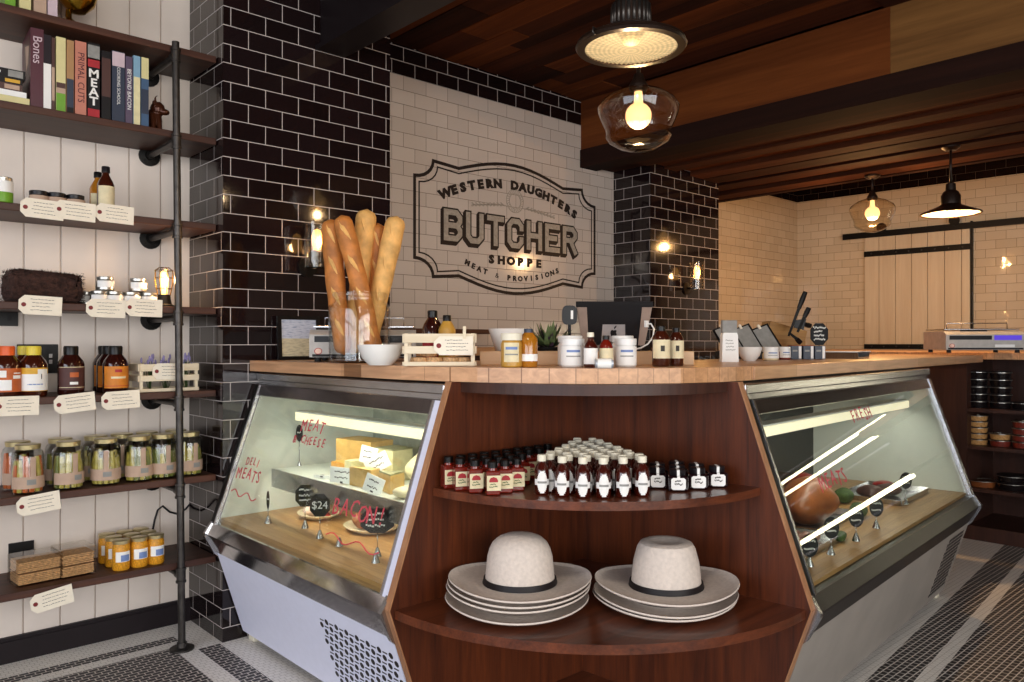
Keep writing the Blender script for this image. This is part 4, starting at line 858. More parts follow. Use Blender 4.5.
def stdbottle(name, label, px, t, r, h, body, cap, lab, group=None, **k): return slim(name, label, onct(px, t), r, h, body, cap, lab, group, rz=FACE, **k)
stdbottle('sauce_bottle', 'tall black-necked bottle behind the slatted crate', 432.5, 2.78, .036, .19, 'bbq_brown', 'cap_black', 'label_red', nk=.68)
stdbottle('sauce_bottle', 'shorter bottle with a yellow shoulder behind the slatted crate', 447, 2.74, .03, .172, 'mustard', 'cap_black', 'label_yellow', nk=.7)
o = thing('paper_cone', 'white tapered bowl standing behind the mustard jar', 'bowl', onct(509, 2.80), 0)
L([(0, 0), (.03, 0), (.034, .004), (.075, .125), (.073, .125), (.031, .007), (0, .006)], 'porcelain', o, 'bowl_body', 30)
# jars and bottles in front of the riser
def crock(label, px, t, r, h, body, lid, lab, group=None, lz=(.16, .72), print_=True, half=1.2):
    o = jar('jar', label, 'jar', onct(px, t), r, h, body, lid, lab, group, lz, FACE, 26, .02, .99, half)
    if print_: wrap('label_print', r+.0012, h*.52, h*.6, 'label_blue', o, .55); wrap('label_print', r+.0012, h*.36, h*.40, 'grey_card', o, .6)
    return o
crock('mustard jar with a cream lid and white label', 511.5, 2.38, .0325, .104, 'mustard', 'cap_white', 'label_cream', half=.75)
stdbottle('oil_bottle', 'stubby amber bottle with a white band, right of the mustard jar', 528.5, 2.40, .0285, .118, 'amber', 'bk_navy', 'label_white', labz=(.16, .34), nk=.72)
crock('white lidded jar in front, left of the syrup bottle', 572.5, 2.42, .037, .088, 'label_white', 'white_plastic', 'label_white')
crock('white lidded jar behind the left front one', 570, 2.54, .04, .098, 'label_white', 'white_plastic', None, print_=False)
crock('white lidded jar in front, right of the small sauce bottle', 625.5, 2.45, .0345, .088, 'label_white', 'white_plastic', 'label_white')
crock('white lidded jar behind the right front one', 622.5, 2.57, .036, .098, 'label_white', 'white_plastic', None, print_=False)
stdbottle('syrup_bottle', 'white-capped brown syrup bottle between the white jars', 590.5, 2.36, .0215, .106, 'syrup', 'cap_white', 'label_white', labz=(.1, .55), nk=.58)
stdbottle('sauce_bottle', 'small black-capped red sauce bottle between the white jars', 606, 2.38, .022, .097, 'sauce_red', 'cap_black', 'label_cream', labz=(.1, .6), nk=.66)
o = thing('small_tin', 'small grey tin lying on its side in front of the bottles', 'tin', onct(604, 2.27), FACE)
M = Matrix.Translation((-.026, 0, .0145)) @ Matrix.Rotation(PI/2, 4, 'Y'); MB().lathe([(0, 0), (.014, 0), (.014, .052), (0, .052)], seg=20, M=M).build('tin_body', 'tin_grey', o); MB().lathe([(.0142, .006), (.0146, .006), (.0146, .046), (.0142, .046), (.0142, .006)], seg=16, M=M, cap=False).build('label', 'label_white', o)
stdbottle('brown_bottle', 'brown bottle with a kraft label, left of the pair', 661, 2.48, .0285, .128, 'brown_glass', 'cap_black', 'label_cream', 'pair of brown bottles with kraft labels', labz=(.2, .66), nk=.70)
stdbottle('brown_bottle', 'brown bottle with a kraft label, right of the pair', 676, 2.52, .0245, .124, 'brown_glass', 'cap_black', 'label_cream', 'pair of brown bottles with kraft labels', labz=(.2, .66), nk=.70)
for b_ in [o for o in COL.objects if o.name.startswith('brown_bottle')]: wrap('label_print', .0285 if b_.name == 'brown_bottle' else .0245, .048, .066, 'ink', b_, .22).scale = (1.03, 1.03, 1)
# shelf and worktop along the tiled wall behind the till
o = thing('wall_shelf', 'dark board shelf on the white tiled wall behind the counter', 'shelf', (1.3, .5, 1.312), 0)
MB().box(-.45, .42, -.2, -.002, 0, .028, bev=.003).build('board', 'shelf_wood', o)
for x in (-.3, .3): MB().prism([(-.002, -.12), (-.002, -.0005), (-.16, -.0005), (-.16, -.012), (-.02, -.03), (-.02, -.12)], x, x+.02, lambda p, q, h: (h, p, q)).build('bracket', 'black_metal', o)
o = thing('prep_counter', 'timber-topped prep counter along the white tiled wall behind the riser', 'counter', (1.35, .49, 0), 0)
MB().box(-.5, .8, -.5, 0, 0, 1.19).build('body', 'walnut_dark', o); MB().box(-.52, .82, -.52, 0, 1.1905, 1.235, bev=.003).build('counter_top', 'butcher_block', o)
# succulent
o = thing('potted_succulent', 'small green succulent in a dark pot behind the riser', 'plant', onct(548, 2.82), 0)
L([(0, 0), (.04, 0), (.05, .06), (.045, .06), (.043, .052), (0, .05)], 'black_metal', o, 'pot', 20)
mg, mp_ = MB(), MB(); Q = random.Random(4)
for k in range(90):
    a = Q.uniform(0, 6.28); e = Q.uniform(.1, 1.3); r = Q.uniform(.05, .115); d = Vector((math.cos(a)*math.cos(e), math.sin(a)*math.cos(e), math.sin(e)*.8)); b = Vector((0, 0, .055))
    s_ = d.cross(Vector((0, 0, 1))).normalized(); m = mg if k % 4 else mp_
    c0 = b+d*r*.3; c1 = b+d*r*.75; c2 = b+d*r*1.1+Vector((0, 0, .012)); w_ = .009
    m._faces([tuple(m.bm.verts.new(q) for q in (c0-s_*.003, c0+s_*.003, c1+s_*w_, c2, c1-s_*w_))]); m._faces([tuple(m.bm.verts.new(q) for q in (c0-s_*.003, c1-s_*w_*.8-d.cross(s_)*.003, c2, c1+s_*w_*.8-d.cross(s_)*.003, c0+s_*.003))])
mg.build('leaves', 'plant', o); mp_.build('dark_leaves', 'plant_purple', o)
# till: tablet on a stand, card reader, cable
TX, TY = pt(613, 2.95); o = thing('till_tablet', 'black tablet till on a tilted stand seen from behind', 'till', (TX, TY, CT+.0005), FACE)
T = Matrix.Translation((0, 0, .068)) @ Matrix.Rotation(.22, 4, 'X') @ Matrix.Diagonal((1, 1, 1.2, 1)); F3 = lambda p, q, h: tuple(T @ Vector((p, h, q)))
MB().prism([(-.115, 0), (.108, 0), (.142, .125), (.142, .137), (-.142, .137), (-.142, .125)], -.006, .008, F3).build('tablet_back', 'tablet_black', o)
MB().prism([(-.144, .123), (.144, .123), (.144, .139), (-.144, .139)], -.012, -.0062, F3).build('top_edge', 'tablet_black', o)
for s in (-1, 1): MB().prism([(s*.118, .0), (s*.14, .121), (s*.103, .121), (s*.093, .0)], -.012, -.0063, F3).build('side_cheek', 'tablet_bezel', o)
lp = MB().prism([(-.045, .012), (.045, .012), (.042, .066), (-.042, .066)], -.0085, -.0062, F3).build('rear_plate', 'silver_plate', o)
ap = [(0, -.75), (.3, -.9), (.62, -.7), (.85, -.2), (.68, .1), (.66, .35), (.82, .58), (.5, .8), (.2, .72), (0, .66), (-.2, .72), (-.5, .8), (-.82, .5), (-.88, .05), (-.7, -.55), (-.35, -.9)]
MB().prism([(x*.014, .038+z*.014) for x, z in ap], -.0098, -.0086, F3).prism([(.002, .051), (.010, .059), (.009, .064), (.001, .057)], -.0098, -.0086, F3).build('logo', 'tablet_black', lp)
MB().box(-.07, .07, .0, .10, 0, .012, bev=.003).prism([(-.03, .01), (.03, .01), (.03, .10), (-.03, .10)], .02, .035, lambda p, q, h: (p, h, q)).build('stand', 'tablet_black', o)
o = thing('card_reader', 'black rounded card reader on a stem beside the tablet', 'card reader', onct(569.5, 2.9), FACE)
MB().prism([(.028*math.copysign(abs(math.cos(a))**.6, math.cos(a)), .178+.036*math.copysign(abs(math.sin(a))**.6, math.sin(a))) for a in [2*PI*i/28 for i in range(28)]], -.008, .008, lambda p, q, h: (p, h, q)).build('reader_body', 'tablet_black', o)
MB().box(.004, .013, -.0092, -.0082, .163, .195, bev=.0003).build('white_strip', 'label_white', o); MB().tube([(0, .0, .0), (0, 0, .147)], .006, 8).lathe([(0, 0), (.03, 0), (.028, .006), (0, .006)], seg=18).build('stem', 'tablet_black', o)
c0 = Vector(onct(645, 2.9)); cb = MB().tube([Vector(pt(px, t)+(CZ-(v-343.6)/FPX*t,)) for px, v, t in ((646, 324, 2.86), (651, 324, 2.85), (654, 329, 2.84), (653, 337, 2.82), (648, 344, 2.80), (641, 348, 2.78), (634, 349.5, 2.77))], .0028, 8); cb.box(-.008, .008, -.004, .004, -.012, .012, M=Matrix.Translation(pt(646.5, 2.86)+(CZ+(343.6-324)/FPX*2.86,)))
tag(cb.build('charging_cable', 'white_plastic'), 'white charging cable curving from the side of the tablet', 'cable')
# right worktop: bag, leaflet rack, jars, boxes, chalk sign, knives, tray
o = thing('paper_bag', 'white paper bag standing at the front of the far worktop', 'bag', onct(729, 3.10), FACE)
MB().prism([(-.033, 0), (.033, 0), (.030, .105), (.026, .115), (-.026, .115), (-.030, .105)], -.02, .02, lambda p, q, h: (p, h, q)).build('bag_body', 'white_paper', o); MB().box(-.03, .03, -.014, .014, .115, .165, bev=.004).build('rolled_top', 'grey_card', o)
scribble(MB(), -.02, .02, .04, .09, 4, -.0202, .003, 8).build('label_print', 'grey_card', o)
rk = thing('leaflet_rack', 'black tilted rack holding three grey cards', 'rack', onct(763, 3.75), FACE+.15); rk.scale = (1.15, 1.15, 1.22)
for i in range(3):
    x = -.10+.085*i; T = Matrix.Translation((x, 0, .0)) @ Matrix.Rotation(-.5, 4, 'X') @ Matrix.Rotation(-.35, 4, 'Y'); mb = MB()
    mb.box(-.045, .045, .0, .006, .02, .155, M=T).build('panel', 'frame_black', rk); MB().box(-.038, .034, -.003, -.0005, .03, .148, M=T).build('card', 'grey_card', rk)
    MB().box(-.008, .002, -.006, -.0005, .142, .162, M=T).build('clip', 'paper', rk)
MB().box(-.17, .13, -.03, .10, 0, .03, bev=.004).build('base', 'frame_black', rk)
crock('small white jar beside the small bowl', 770.5, 3.35, .034, .058, 'label_cream', 'white_plastic', 'label_white'); crock('small red-brown jar next to the small white jar', 784.5, 3.5, .026, .058, 'red_food', 'white_plastic', 'label_white')
for i, px in enumerate((795, 807, 818.5)):
    t = thing('small_box', 'small black and white carton, %s of the three by the chalk sign' % ('left', 'middle', 'right')[i], 'carton', onct(px, 3.62), FACE, 'cartons by the chalk sign')
    MB().box(-.024, .024, -.02, .02, 0, .062, bev=.001).build('carton', 'bk_navy', t); MB().box(.010, .022, -.0207, -.0202, .003, .06).build('side_panel', 'label_white', t); MB().box(-.018, .004, -.0207, -.0202, .035, .043).build('label_print', 'grey_card', t)
def chalk_tag(name, label, loc, rz, sw, sh, stem, lines, cone=True, shape='oct', tcol='chalk', cat='sign', group=None, ts=.012):
    t = thing(name, label, cat, loc, rz, group)
    if cone: L([(0, 0), (.015, 0), (.013, .006), (.004, .03), (0, .03)], 'steel', t, 'cone_base', 16)
    if stem: MB().tube([(0, 0, .005), (0, 0, stem+sh*.2)], .0018, 6).build('stem', 'steel', t)
    if shape == 'oct': k = .28; P_ = [(-sw/2, -sh/2+sh*k), (-sw/2+sw*k, -sh/2), (sw/2-sw*k, -sh/2), (sw/2, -sh/2+sh*k), (sw/2, sh/2-sh*k), (sw/2-sw*k, sh/2), (-sw/2+sw*k, sh/2), (-sw/2, sh/2-sh*k)]
    elif shape == 'oval': P_ = [(sw/2*math.cos(2*PI*i/20), sh/2*math.sin(2*PI*i/20)) for i in range(20)]
    else: P_ = [(-sw/2, -sh/2), (sw/2, -sh/2), (sw/2, sh/2), (-sw/2, sh/2)]
    MB().prism([(x, z+stem+sh/2) for x, z in P_], -.004, -.001, lambda p, q, h: (p, h, q)).build('board', 'chalk_black' if tcol == 'chalk' else 'white_paper', t)
    if isinstance(lines, int): scribble(MB(), -sw*.36, sw*.38, stem+sh*.15, stem+sh*.85, lines, -.0041, sh*.07, int(sw*9999)).build('handwriting', tcol, t)
    else:
        for i, s in enumerate(lines): text(s, ts, 'handwriting', tcol, t, (0, -.0047, stem+sh*(1-(i+.7)/(len(lines)+.4))), ext=.0004)
    return t
chalk_tag('chalk_sign', 'black chalk sign on a thin stem at the back of the far worktop', onct(819, 3.75), FACE, .085, .105, .065, 4, False)
o = thing('knife_block', 'tilted pale timber knife block behind the leaflet rack', 'knife block', onct(778, 4.15), FACE+.2)
T = Matrix.Rotation(.25, 4, 'Y'); MB().box(-.11, .11, -.04, .05, .03, .17, bev=.004, M=T).build('block', 'knife_block', o); MB().box(-.09, .14, -.035, .045, 0, .09, bev=.003).build('foot', 'knife_block', o)
for i, (px, v0, v1, ln) in enumerate([(796, 345, 293, 0), (806, 330, 306, 1), (803, 322, 318, 2), (797, 330, 345, 3)]):
    t_ = 4.0; A = Vector(pt((788, 797, 795, 789)[i], t_)+(CZ-((336, 332, 322, 332)[i]-343.6)/FPX*t_,)); B = Vector(pt((805.5, 809, 811, 801)[i], t_)+(CZ-((292, 308, 326, 343)[i]-343.6)/FPX*t_,))
    t = thing('kitchen_knife', ('long steel knife standing highest out of the block', 'black-handled knife second highest in the cluster', 'broad dark cleaver in the middle of the knife cluster', 'black curved handle hanging lowest in the knife cluster')[i], 'knife', A, 0, 'knives at the timber block'); D = B-A; s_ = D.cross(Vector((_f[0], _f[1], 0))).normalized(); n_ = Vector((_f[0], _f[1], 0))
    w = (.008, .009, .030, .008)[i]; k = .62
    bl = MB(); P_ = [-s_*w, D*k-s_*w, D*k+s_*w, s_*w*.3]; bl._faces([tuple(bl.bm.verts.new(p+n_*e) for p in (P_ if e < 0 else P_)) for e in (-.0015, .0015)]); vs = list(bl.bm.verts); bl._faces([(vs[j], vs[(j+1) % 4], vs[(j+1) % 4+4], vs[j+4]) for j in range(4)])
    bl.build('blade', 'black_metal' if i != 2 else 'frame_black', t); MB().tube([D*k, D*(k+.2), D], [.011, .014, .012], 8).build('handle', 'frame_black', t)
o = thing('plastic_tub', 'orange-red plastic tub beside the knives', 'tub', onct(800, 3.95), FACE); MB().box(-.05, .05, -.03, .03, 0, .055, bev=.006).build('tub_body', 'orange_plastic', o); MB().box(-.053, .053, -.033, .033, .055, .063, bev=.002).build('lid', 'orange_plastic', o)
o = thing('steel_tray', 'low steel tray lying on the far worktop', 'tray', onct(842, 3.85), RZ+.1); MB().prism([(-.115, .0), (.115, 0), (.13, .03), (.122, .03), (.11, .008), (-.11, .008), (-.122, .03), (-.13, .03)], -.10, .10, lambda p, q, h: (p, h, q)).build('pan', 'steel', o); MB().box(-.132, .132, -.105, .105, .0305, .035, bev=.001).build('lid', 'white_plastic', o)
make_scale('grey electronic scale with a purple display on the back counter', pt(985.5, 4.62)+(1.2005,), FACE-.08, .45)
# ================================================================ inside the cheese case
DZ = .5285
def plate(label, s, o_, r, k=1.25):
    t = thing('plate', label, 'plate', LW(s, o_, DZ), -PI/2, 'plates in the cheese case'); L([(0, 0), (r*.6, 0), (r*.9, .014), (r, .022), (r*.97, .023), (r*.86, .016), (r*.58, .004), (0, .004)], 'flesh_cream', t, 'plate_body', 36, sx=k); return t
plate('cream oval plate at the left of the cheese case deck', .284, .47, .082); plate('larger cream oval plate at the right of the cheese case deck', .63, .43, .10)
Q = random.Random(12)
def lump(name, label, cat, loc, r, sc, m, seed, rz=0, group=None):
    mb = MB().ball((0, 0, r*sc[2]*.95), r, sc, 32); q = random.Random(seed); ph = [q.uniform(0, 6) for _ in range(6)]
    for v in mb.bm.verts:
        c = v.co; f = 1+.10*math.sin(c.x/r*3+ph[0])+.08*math.sin(c.y/r*4+ph[1])+.07*math.sin(c.z/r*5+ph[2]); v.co = Vector((c.x*f, c.y*f, max(.0005, c.z)))
    o = mb.build(name, m, sharp=2); tag(o, label, cat, group); o.location = loc; o.rotation_euler = (0, 0, rz); return o
pz = DZ+.0045
lump('cured_meat', 'pale sliced meat on the left oval plate', 'meat', LW(.28, .47, pz), .05, (1.3, .8, .6), 'meat_fat', 1); lump('cured_meat', 'dark red piece of meat on the left oval plate', 'meat', LW(.35, .48, pz), .028, (1, .8, .6), 'meat_red', 2)
lump('cured_meat', 'brown roast on the right oval plate', 'meat', LW(.60, .43, pz), .052, (1.4, .8, .75), 'meat_ham', 3); lump('cured_meat', 'fatty pink piece on the right oval plate', 'meat', LW(.71, .42, pz), .034, (1, .9, .8), 'meat_fat', 4)
for i, (s, o_, sw, sh, st, ln, lb) in enumerate([(.24, .67, .07, .012, .14, 1, 'thin sign edge-on on a steel cone at the left of the deck'), (.418, .60, .075, .085, .085, 3, 'black chalk tag above the left plate, behind the price tag'), (.60, .635, .075, .085, .08, ['$24'], 'black chalk price tag reading $24'), (.96, .615, .115, .085, .08, 3, 'black chalk tag over the right plate')]):
    if i == 0: chalk_tag('sign_holder', lb, LW(s, o_, DZ), -PI/2+.9, .012, .07, .06, 1, cat='sign holder', group='cone sign holders in the cheese case')
    else: chalk_tag('sign_holder', lb, LW(s, o_, DZ), FACE, sw, sh, st, ln, cat='sign holder', group='cone sign holders in the cheese case', ts=.04)
for i, (s, o_) in enumerate([(.75, .64), (1.02, .66)]): L([(0, 0), (.015, 0), (.013, .006), (.004, .03), (0, .03)], 'steel', thing('sign_holder', ('bare steel cone between the two plates', 'bare steel cone at the right end of the deck')[i], 'sign holder', LW(s, o_, DZ), 0, 'cone sign holders in the cheese case'), 'cone_base', 16)
SZ = .7225
def wedge(label, s, o_, pts, h, m, rz=0, rind=None):
    t = thing('cheese', label, 'cheese', LW(s, o_, SZ), -PI/2+rz, 'cheeses on the case shelf'); MB().prism(pts, .0005, h).build('paste', m, t)
    if rind: MB().prism(pts, h+.0002, h+.006).build('rind', rind, t)
    return t
wedge('big tan block of cheese at the back of the shelf', .42, .34, [(-.11, -.05), (.11, -.05), (.11, .07), (-.11, .07)], .135, 'cheese_tan', .15)
wedge('orange block of cheese in front of the tan one', .47, .44, [(-.07, -.03), (.07, -.03), (.07, .03), (-.07, .03)], .055, 'cheese_orange', .1)
wedge('pale green-rinded cheese behind the white labels', .66, .36, [(-.05, -.05), (.06, -.04), (.06, .06), (-.05, .06)], .12, 'cheese_pale', .1, 'cheese_rind')
wedge('tall pale wedge of cheese standing in the middle', .55, .46, [(-.02, -.03), (.03, -.03), (.02, .04), (-.02, .04)], .075, 'cheese_pale')
wedge('wedge of yellow cheese at the front of the shelf', .72, .50, [(-.07, -.03), (.06, -.045), (.05, .035)], .07, 'cheese_tan', .2)
wedge('crumbly wedge of cheese at the right front of the shelf', .87, .50, [(-.05, -.03), (.06, -.02), (.0, .05)], .065, 'cheese_tan', -.3, 'cheese_rind')
lump('cheese', 'round pale cheese wheel at the right back of the shelf', 'cheese', LW(.90, .33, SZ), .09, (1, 1, .8), 'cheese_pale', 5); lump('cheese', 'cut white piece of cheese at the far right front of the shelf', 'cheese', LW(1.0, .52, SZ), .035, (1.4, 1, .6), 'label_cream', 6)
for i, (s, o_, w, h, tl, lb) in enumerate([(.62, .555, .10, .06, .05, 'wide white card label in front of the orange block'), (.46, .55, .07, .012, 0, 'small white card lying flat at the left of the shelf'), (.64, .47, .07, .065, .2, 'white card label pinned on the middle cheese'), (.80, .46, .10, .06, -.5, 'tilted white card label right of the middle cheese'), (.85, .57, .075, .065, .35, 'white card label in front, tilted on its corner')]):
    st = (.004, .002, .075, .07, .0)[i]; t = chalk_tag('cheese_label', lb, LW(s, o_, SZ), FACE-.3, w, h, st, 2, False, 'rect', 'ink', 'label', 'white cards on the cheeses'); t.rotation_euler = (0, tl, FACE-.3)
    MB().ball((0, .004, .008), .012, (1.3, .8, .6), 10).build('clip_foot', 'frame_black', t)
chalk_tag('sign_holder', 'small oval chalk tag on a tall stem at the left end of the cheese case', LW(.06, .44, SZ-.02), -.35, .03, .075, .12, 1, True, 'oval', cat='sign holder', group='cone sign holders in the cheese case')
# ================================================================ inside the meat case
def tray(label, s, o_, w, d):
    t = thing('meat_tray', label, 'tray', RW(s, o_, DZ), RZ, 'steel trays in the meat case'); MB().prism([(-w/2, .0), (w/2, 0), (w/2+.015, .025), (w/2+.01, .025), (w/2-.004, .003), (-w/2+.004, .003), (-w/2-.01, .025), (-w/2-.015, .025)], -d/2, d/2, lambda p, q, h: (p, h, q)).build('pan', 'steel', t)
    for y in (-d/2, d/2): MB().box(-w/2, w/2, y-.003, y, .0, .024).build('rim', 'steel', t)
    return t
tray('steel tray of sausages at the left front of the meat case', .50, .52, .36, .28); tray('steel tray of hams in the middle of the meat case', .94, .40, .42, .32); tray('steel tray of dark cuts at the right of the meat case', 1.72, .50, .42, .28)
for i in range(6):
    a = Vector(RW(.36, .43+.036*i, DZ+.022)); b = Vector(RW(.64, .42+.036*i, DZ+.022)); t = thing('sausage', '%s sausage from the back of the left tray' % ORD[i], 'sausage', a, 0, 'sausages in the left tray'); D = b-a; up = Vector((0, 0, 1)); n_ = 10
    MB().tube([D*(k/n_)+up*.004*math.sin(k*.9+i) for k in range(n_+1)], [.017*min(1, (min(k, n_-k)/1.2+.15))**.5 for k in range(n_+1)], 10).build('sausage_body', 'sausage', t)
MZ = DZ+.0035
for nm, lb, s, o_, r, sc, m in [('ham', 'large tied ham in the middle of the meat case', .90, .46, .115, (1.5, .9, .8), 'meat_ham'), ('ham', 'pale fat-capped ham beside the large tied ham', 1.12, .38, .085, (1.3, 1, .9), 'meat_fat'), ('beef_joint', 'deep red beef joint at the back left of the meat case', .55, .25, .085, (1.3, .9, .9), 'meat_red'), ('beef_joint', 'dark red joint behind the sausages', .74, .24, .08, (1.2, .9, 1), 'meat_red'), ('chop', 'dark cut of meat at the left of the right tray', 1.6, .48, .06, (1.3, 1, .5), 'meat_dark'), ('chop', 'dark cut of meat in the middle of the right tray', 1.73, .52, .055, (1.3, .9, .5), 'meat_dark'), ('chop', 'red steak at the right of the right tray', 1.86, .46, .05, (1.2, 1, .45), 'meat_red'), ('beef_joint', 'red joint at the back centre of the meat case', 1.35, .26, .08, (1.4, .9, .8), 'meat_red'), ('herb_bunch', 'green herb bunch beside the large tied ham', 1.16, .57, .05, (1.3, .8, .6), 'herb'), ('herb_bunch', 'green herb bunch behind the right tray', 1.42, .42, .05, (1.2, .8, .7), 'herb'), ('herb_bunch', 'green herb bunch at the far end of the ham tray', .70, .66, .03, (1.3, .7, .6), 'herb')]:
    lump(nm, lb, 'herbs' if m == 'herb' else 'meat', RW(s, o_, MZ if not m == 'herb' else DZ), r, sc, m, int(s*100), RZ+.3)
for i, (s, o_, st) in enumerate([(.49, .70, .055), (.74, .70, .05), (1.0, .69, .045), (1.57, .64, .07), (.30, .70, .03), (.95, .26, .17)]):
    chalk_tag('sign_holder', ('oval black tag in front of the sausage tray', 'oval black tag in front of the ham tray', 'oval black tag right of the ham tray', 'oval black tag at the right end of the meat case', 'oval black tag at the left end of the meat case', 'oval black tag on a tall stem behind the ham')[i], RW(s, o_, DZ), FACE, .055, .075, st, 2, True, 'oval', cat='sign holder', group='cone sign holders in the meat case')
# ================================================================ deli tubs on the back counter shelves
def yx(px, x):
    a = (px-512)/FPX; return CY+(x-CX)*(_f[1]-a*_r[1]*-1)/(_f[0]+a*_r[0])
TB = {}
def tubs(px, z, n_, food, h, r, tag_, x=4.33):
    y = yx(px, x)
    for i in range(n_):
        f = food[i] if isinstance(food, (list, tuple)) else food; key = (f, h, r); loc = (x, y, z+.0008+i*(h+.0006)); lb = '%s tub, %s' % (tag_, 'alone' if n_ == 1 else ('bottom of the stack' if i == 0 else 'top of the stack' if i == n_-1 else nth(i)+' from the bottom of the stack'))
        if key not in TB:
            t = TB[key] = thing('deli_tub', lb, 'food tub', loc, 0, 'round deli tubs on the back counter shelves')
            L([(0, 0), (r*.85, 0), (r*.96, h*.78), (0, h*.78)], f, t, 'tub_body', 22); L([(0, h*.785), (r, h*.785), (r*1.02, h*.86), (r*.96, h), (0, h)], 'clear_plastic' if f != 'container_dark' else 'lid_dark', t, 'lid', 22); MB().lathe([(r*1.0, h*.8), (r*1.025, h*.8), (r*1.025, h*.86), (r*1.0, h*.86), (r*1.0, h*.8)], seg=22, cap=False).build('lid_rim', 'lid_tin', t)
        else: dup(TB[key], loc, 0, lb)
tubs(977.5, .84, 5, 'container_dark', .047, .064, 'dark round, upper shelf first stack'); tubs(1000.5, .84, 5, 'container_dark', .047, .064, 'dark round, upper shelf second stack'); tubs(1023, .84, 1, 'container_dark', .047, .064, 'dark round, upper shelf right of the stacks')
tubs(977.5, .60, 5, 'tan_food', .038, .062, 'tan food, middle shelf first stack'); tubs(1000, .60, 2, ['red_food', 'tan_food'], .042, .062, 'middle shelf second stack'); tubs(1023, .60, 4, 'red_food', .042, .062, 'red food, middle shelf third stack')
tubs(982, .33, 1, 'meat_ham', .045, .085, 'wide shallow, lower shelf left'); tubs(1012, .33, 2, 'container_dark', .047, .085, 'wide dark, lower shelf right')
# ================================================================ sliding barn door on the far wall
bd = thing('sliding_door', 'pale plank sliding barn door hung on a black rail on the cream tiled wall', 'sliding door', (6.6, -1.01, 0), 0); bd.rotation_euler = (0, 0, rf)
ys = [.99*v+1.01 for v in (.1151, -.0234, -.1769, -.3218, -.4628, -.6087, -.7506, -.8201)]
ys = [1.127, .988, .835, .689, .548, .402, .26, .190]
for a, b in zip(ys, ys[1:]): MB().box(-.045, -.012, b+.002, a-.002, .03, 2.375, bev=.003).build('plank', 'pine', bd)
MB().box(-.047, -.012, .172, .187, .03, 2.375).build('edge_stile', 'black_metal', bd)
for z0, z1 in ((2.116, 2.17), (1.203, 1.25)):
    st = MB().box(-.053, -.0455, .19, 1.127, z0, z1).build('iron_strap', 'black_metal', bd); mb = MB()
    for k in range(8): mb.lathe([(0, 0), (.009, 0), (.006, .005), (0, .006)], seg=8, M=Matrix.Translation((-.053, .25+.115*k, (z0+z1)/2)) @ Matrix.Rotation(-PI/2, 4, 'Y'))
    mb.build('rivet', 'iron', st)
rl = thing('door_rail', 'black iron sliding rail on the cream tiled wall above the plank door', 'rail', (6.6, -1.01, 0), 0); rl.rotation_euler = (0, 0, rf)
MB().box(-.07, -.058, -1.2, 1.33, 2.303, 2.362).build('rail_bar', 'black_metal', rl)
for y in (-1.0, -.2, .4, 1.1): MB().tube([(-.001, y, 2.332), (-.059, y, 2.332)], .012, 8).build('standoff', 'black_metal', rl)
for y in (.31, .95): MB().lathe([(0, -.01), (.045, -.01), (.045, .01), (0, .01)], seg=18, M=Matrix.Translation((-.082, y, 2.39)) @ Matrix.Rotation(PI/2, 4, 'Y')).build('roller', 'black_metal', bd)
# ================================================================ lit wall fridge past the right edge of the view (mirrored in the meat case glass)
fg = thing('wall_fridge', 'tall open wall fridge with strip lights, mirrored as streaks in the meat case glass', 'fridge', (6.55, -3.45, 0), 0)
MB().box(-.1, .1, -1.0, 1.0, 0, .3).box(.06, .1, -1.0, 1.0, .3, 2.1).box(-.1, .06, -1.0, -.96, .3, 2.1).box(-.1, .06, .96, 1.0, .3, 2.1).box(-.1, .1, -1.0, 1.0, 2.1, 2.2).build('body', 'frame_black', fg)
for z in (.75, 1.22, 1.5): MB().box(-.08, .06, -.95, .95, z, z+.02).build('shelf', 'steel_dark', fg)
for z, h in ((.86, .04), (1.33, .025), (1.44, .025)): MB().box(-.1, -.085, -.72, .72, z, z+h, bev=.003).build('strip_light', 'strip_glow', fg)
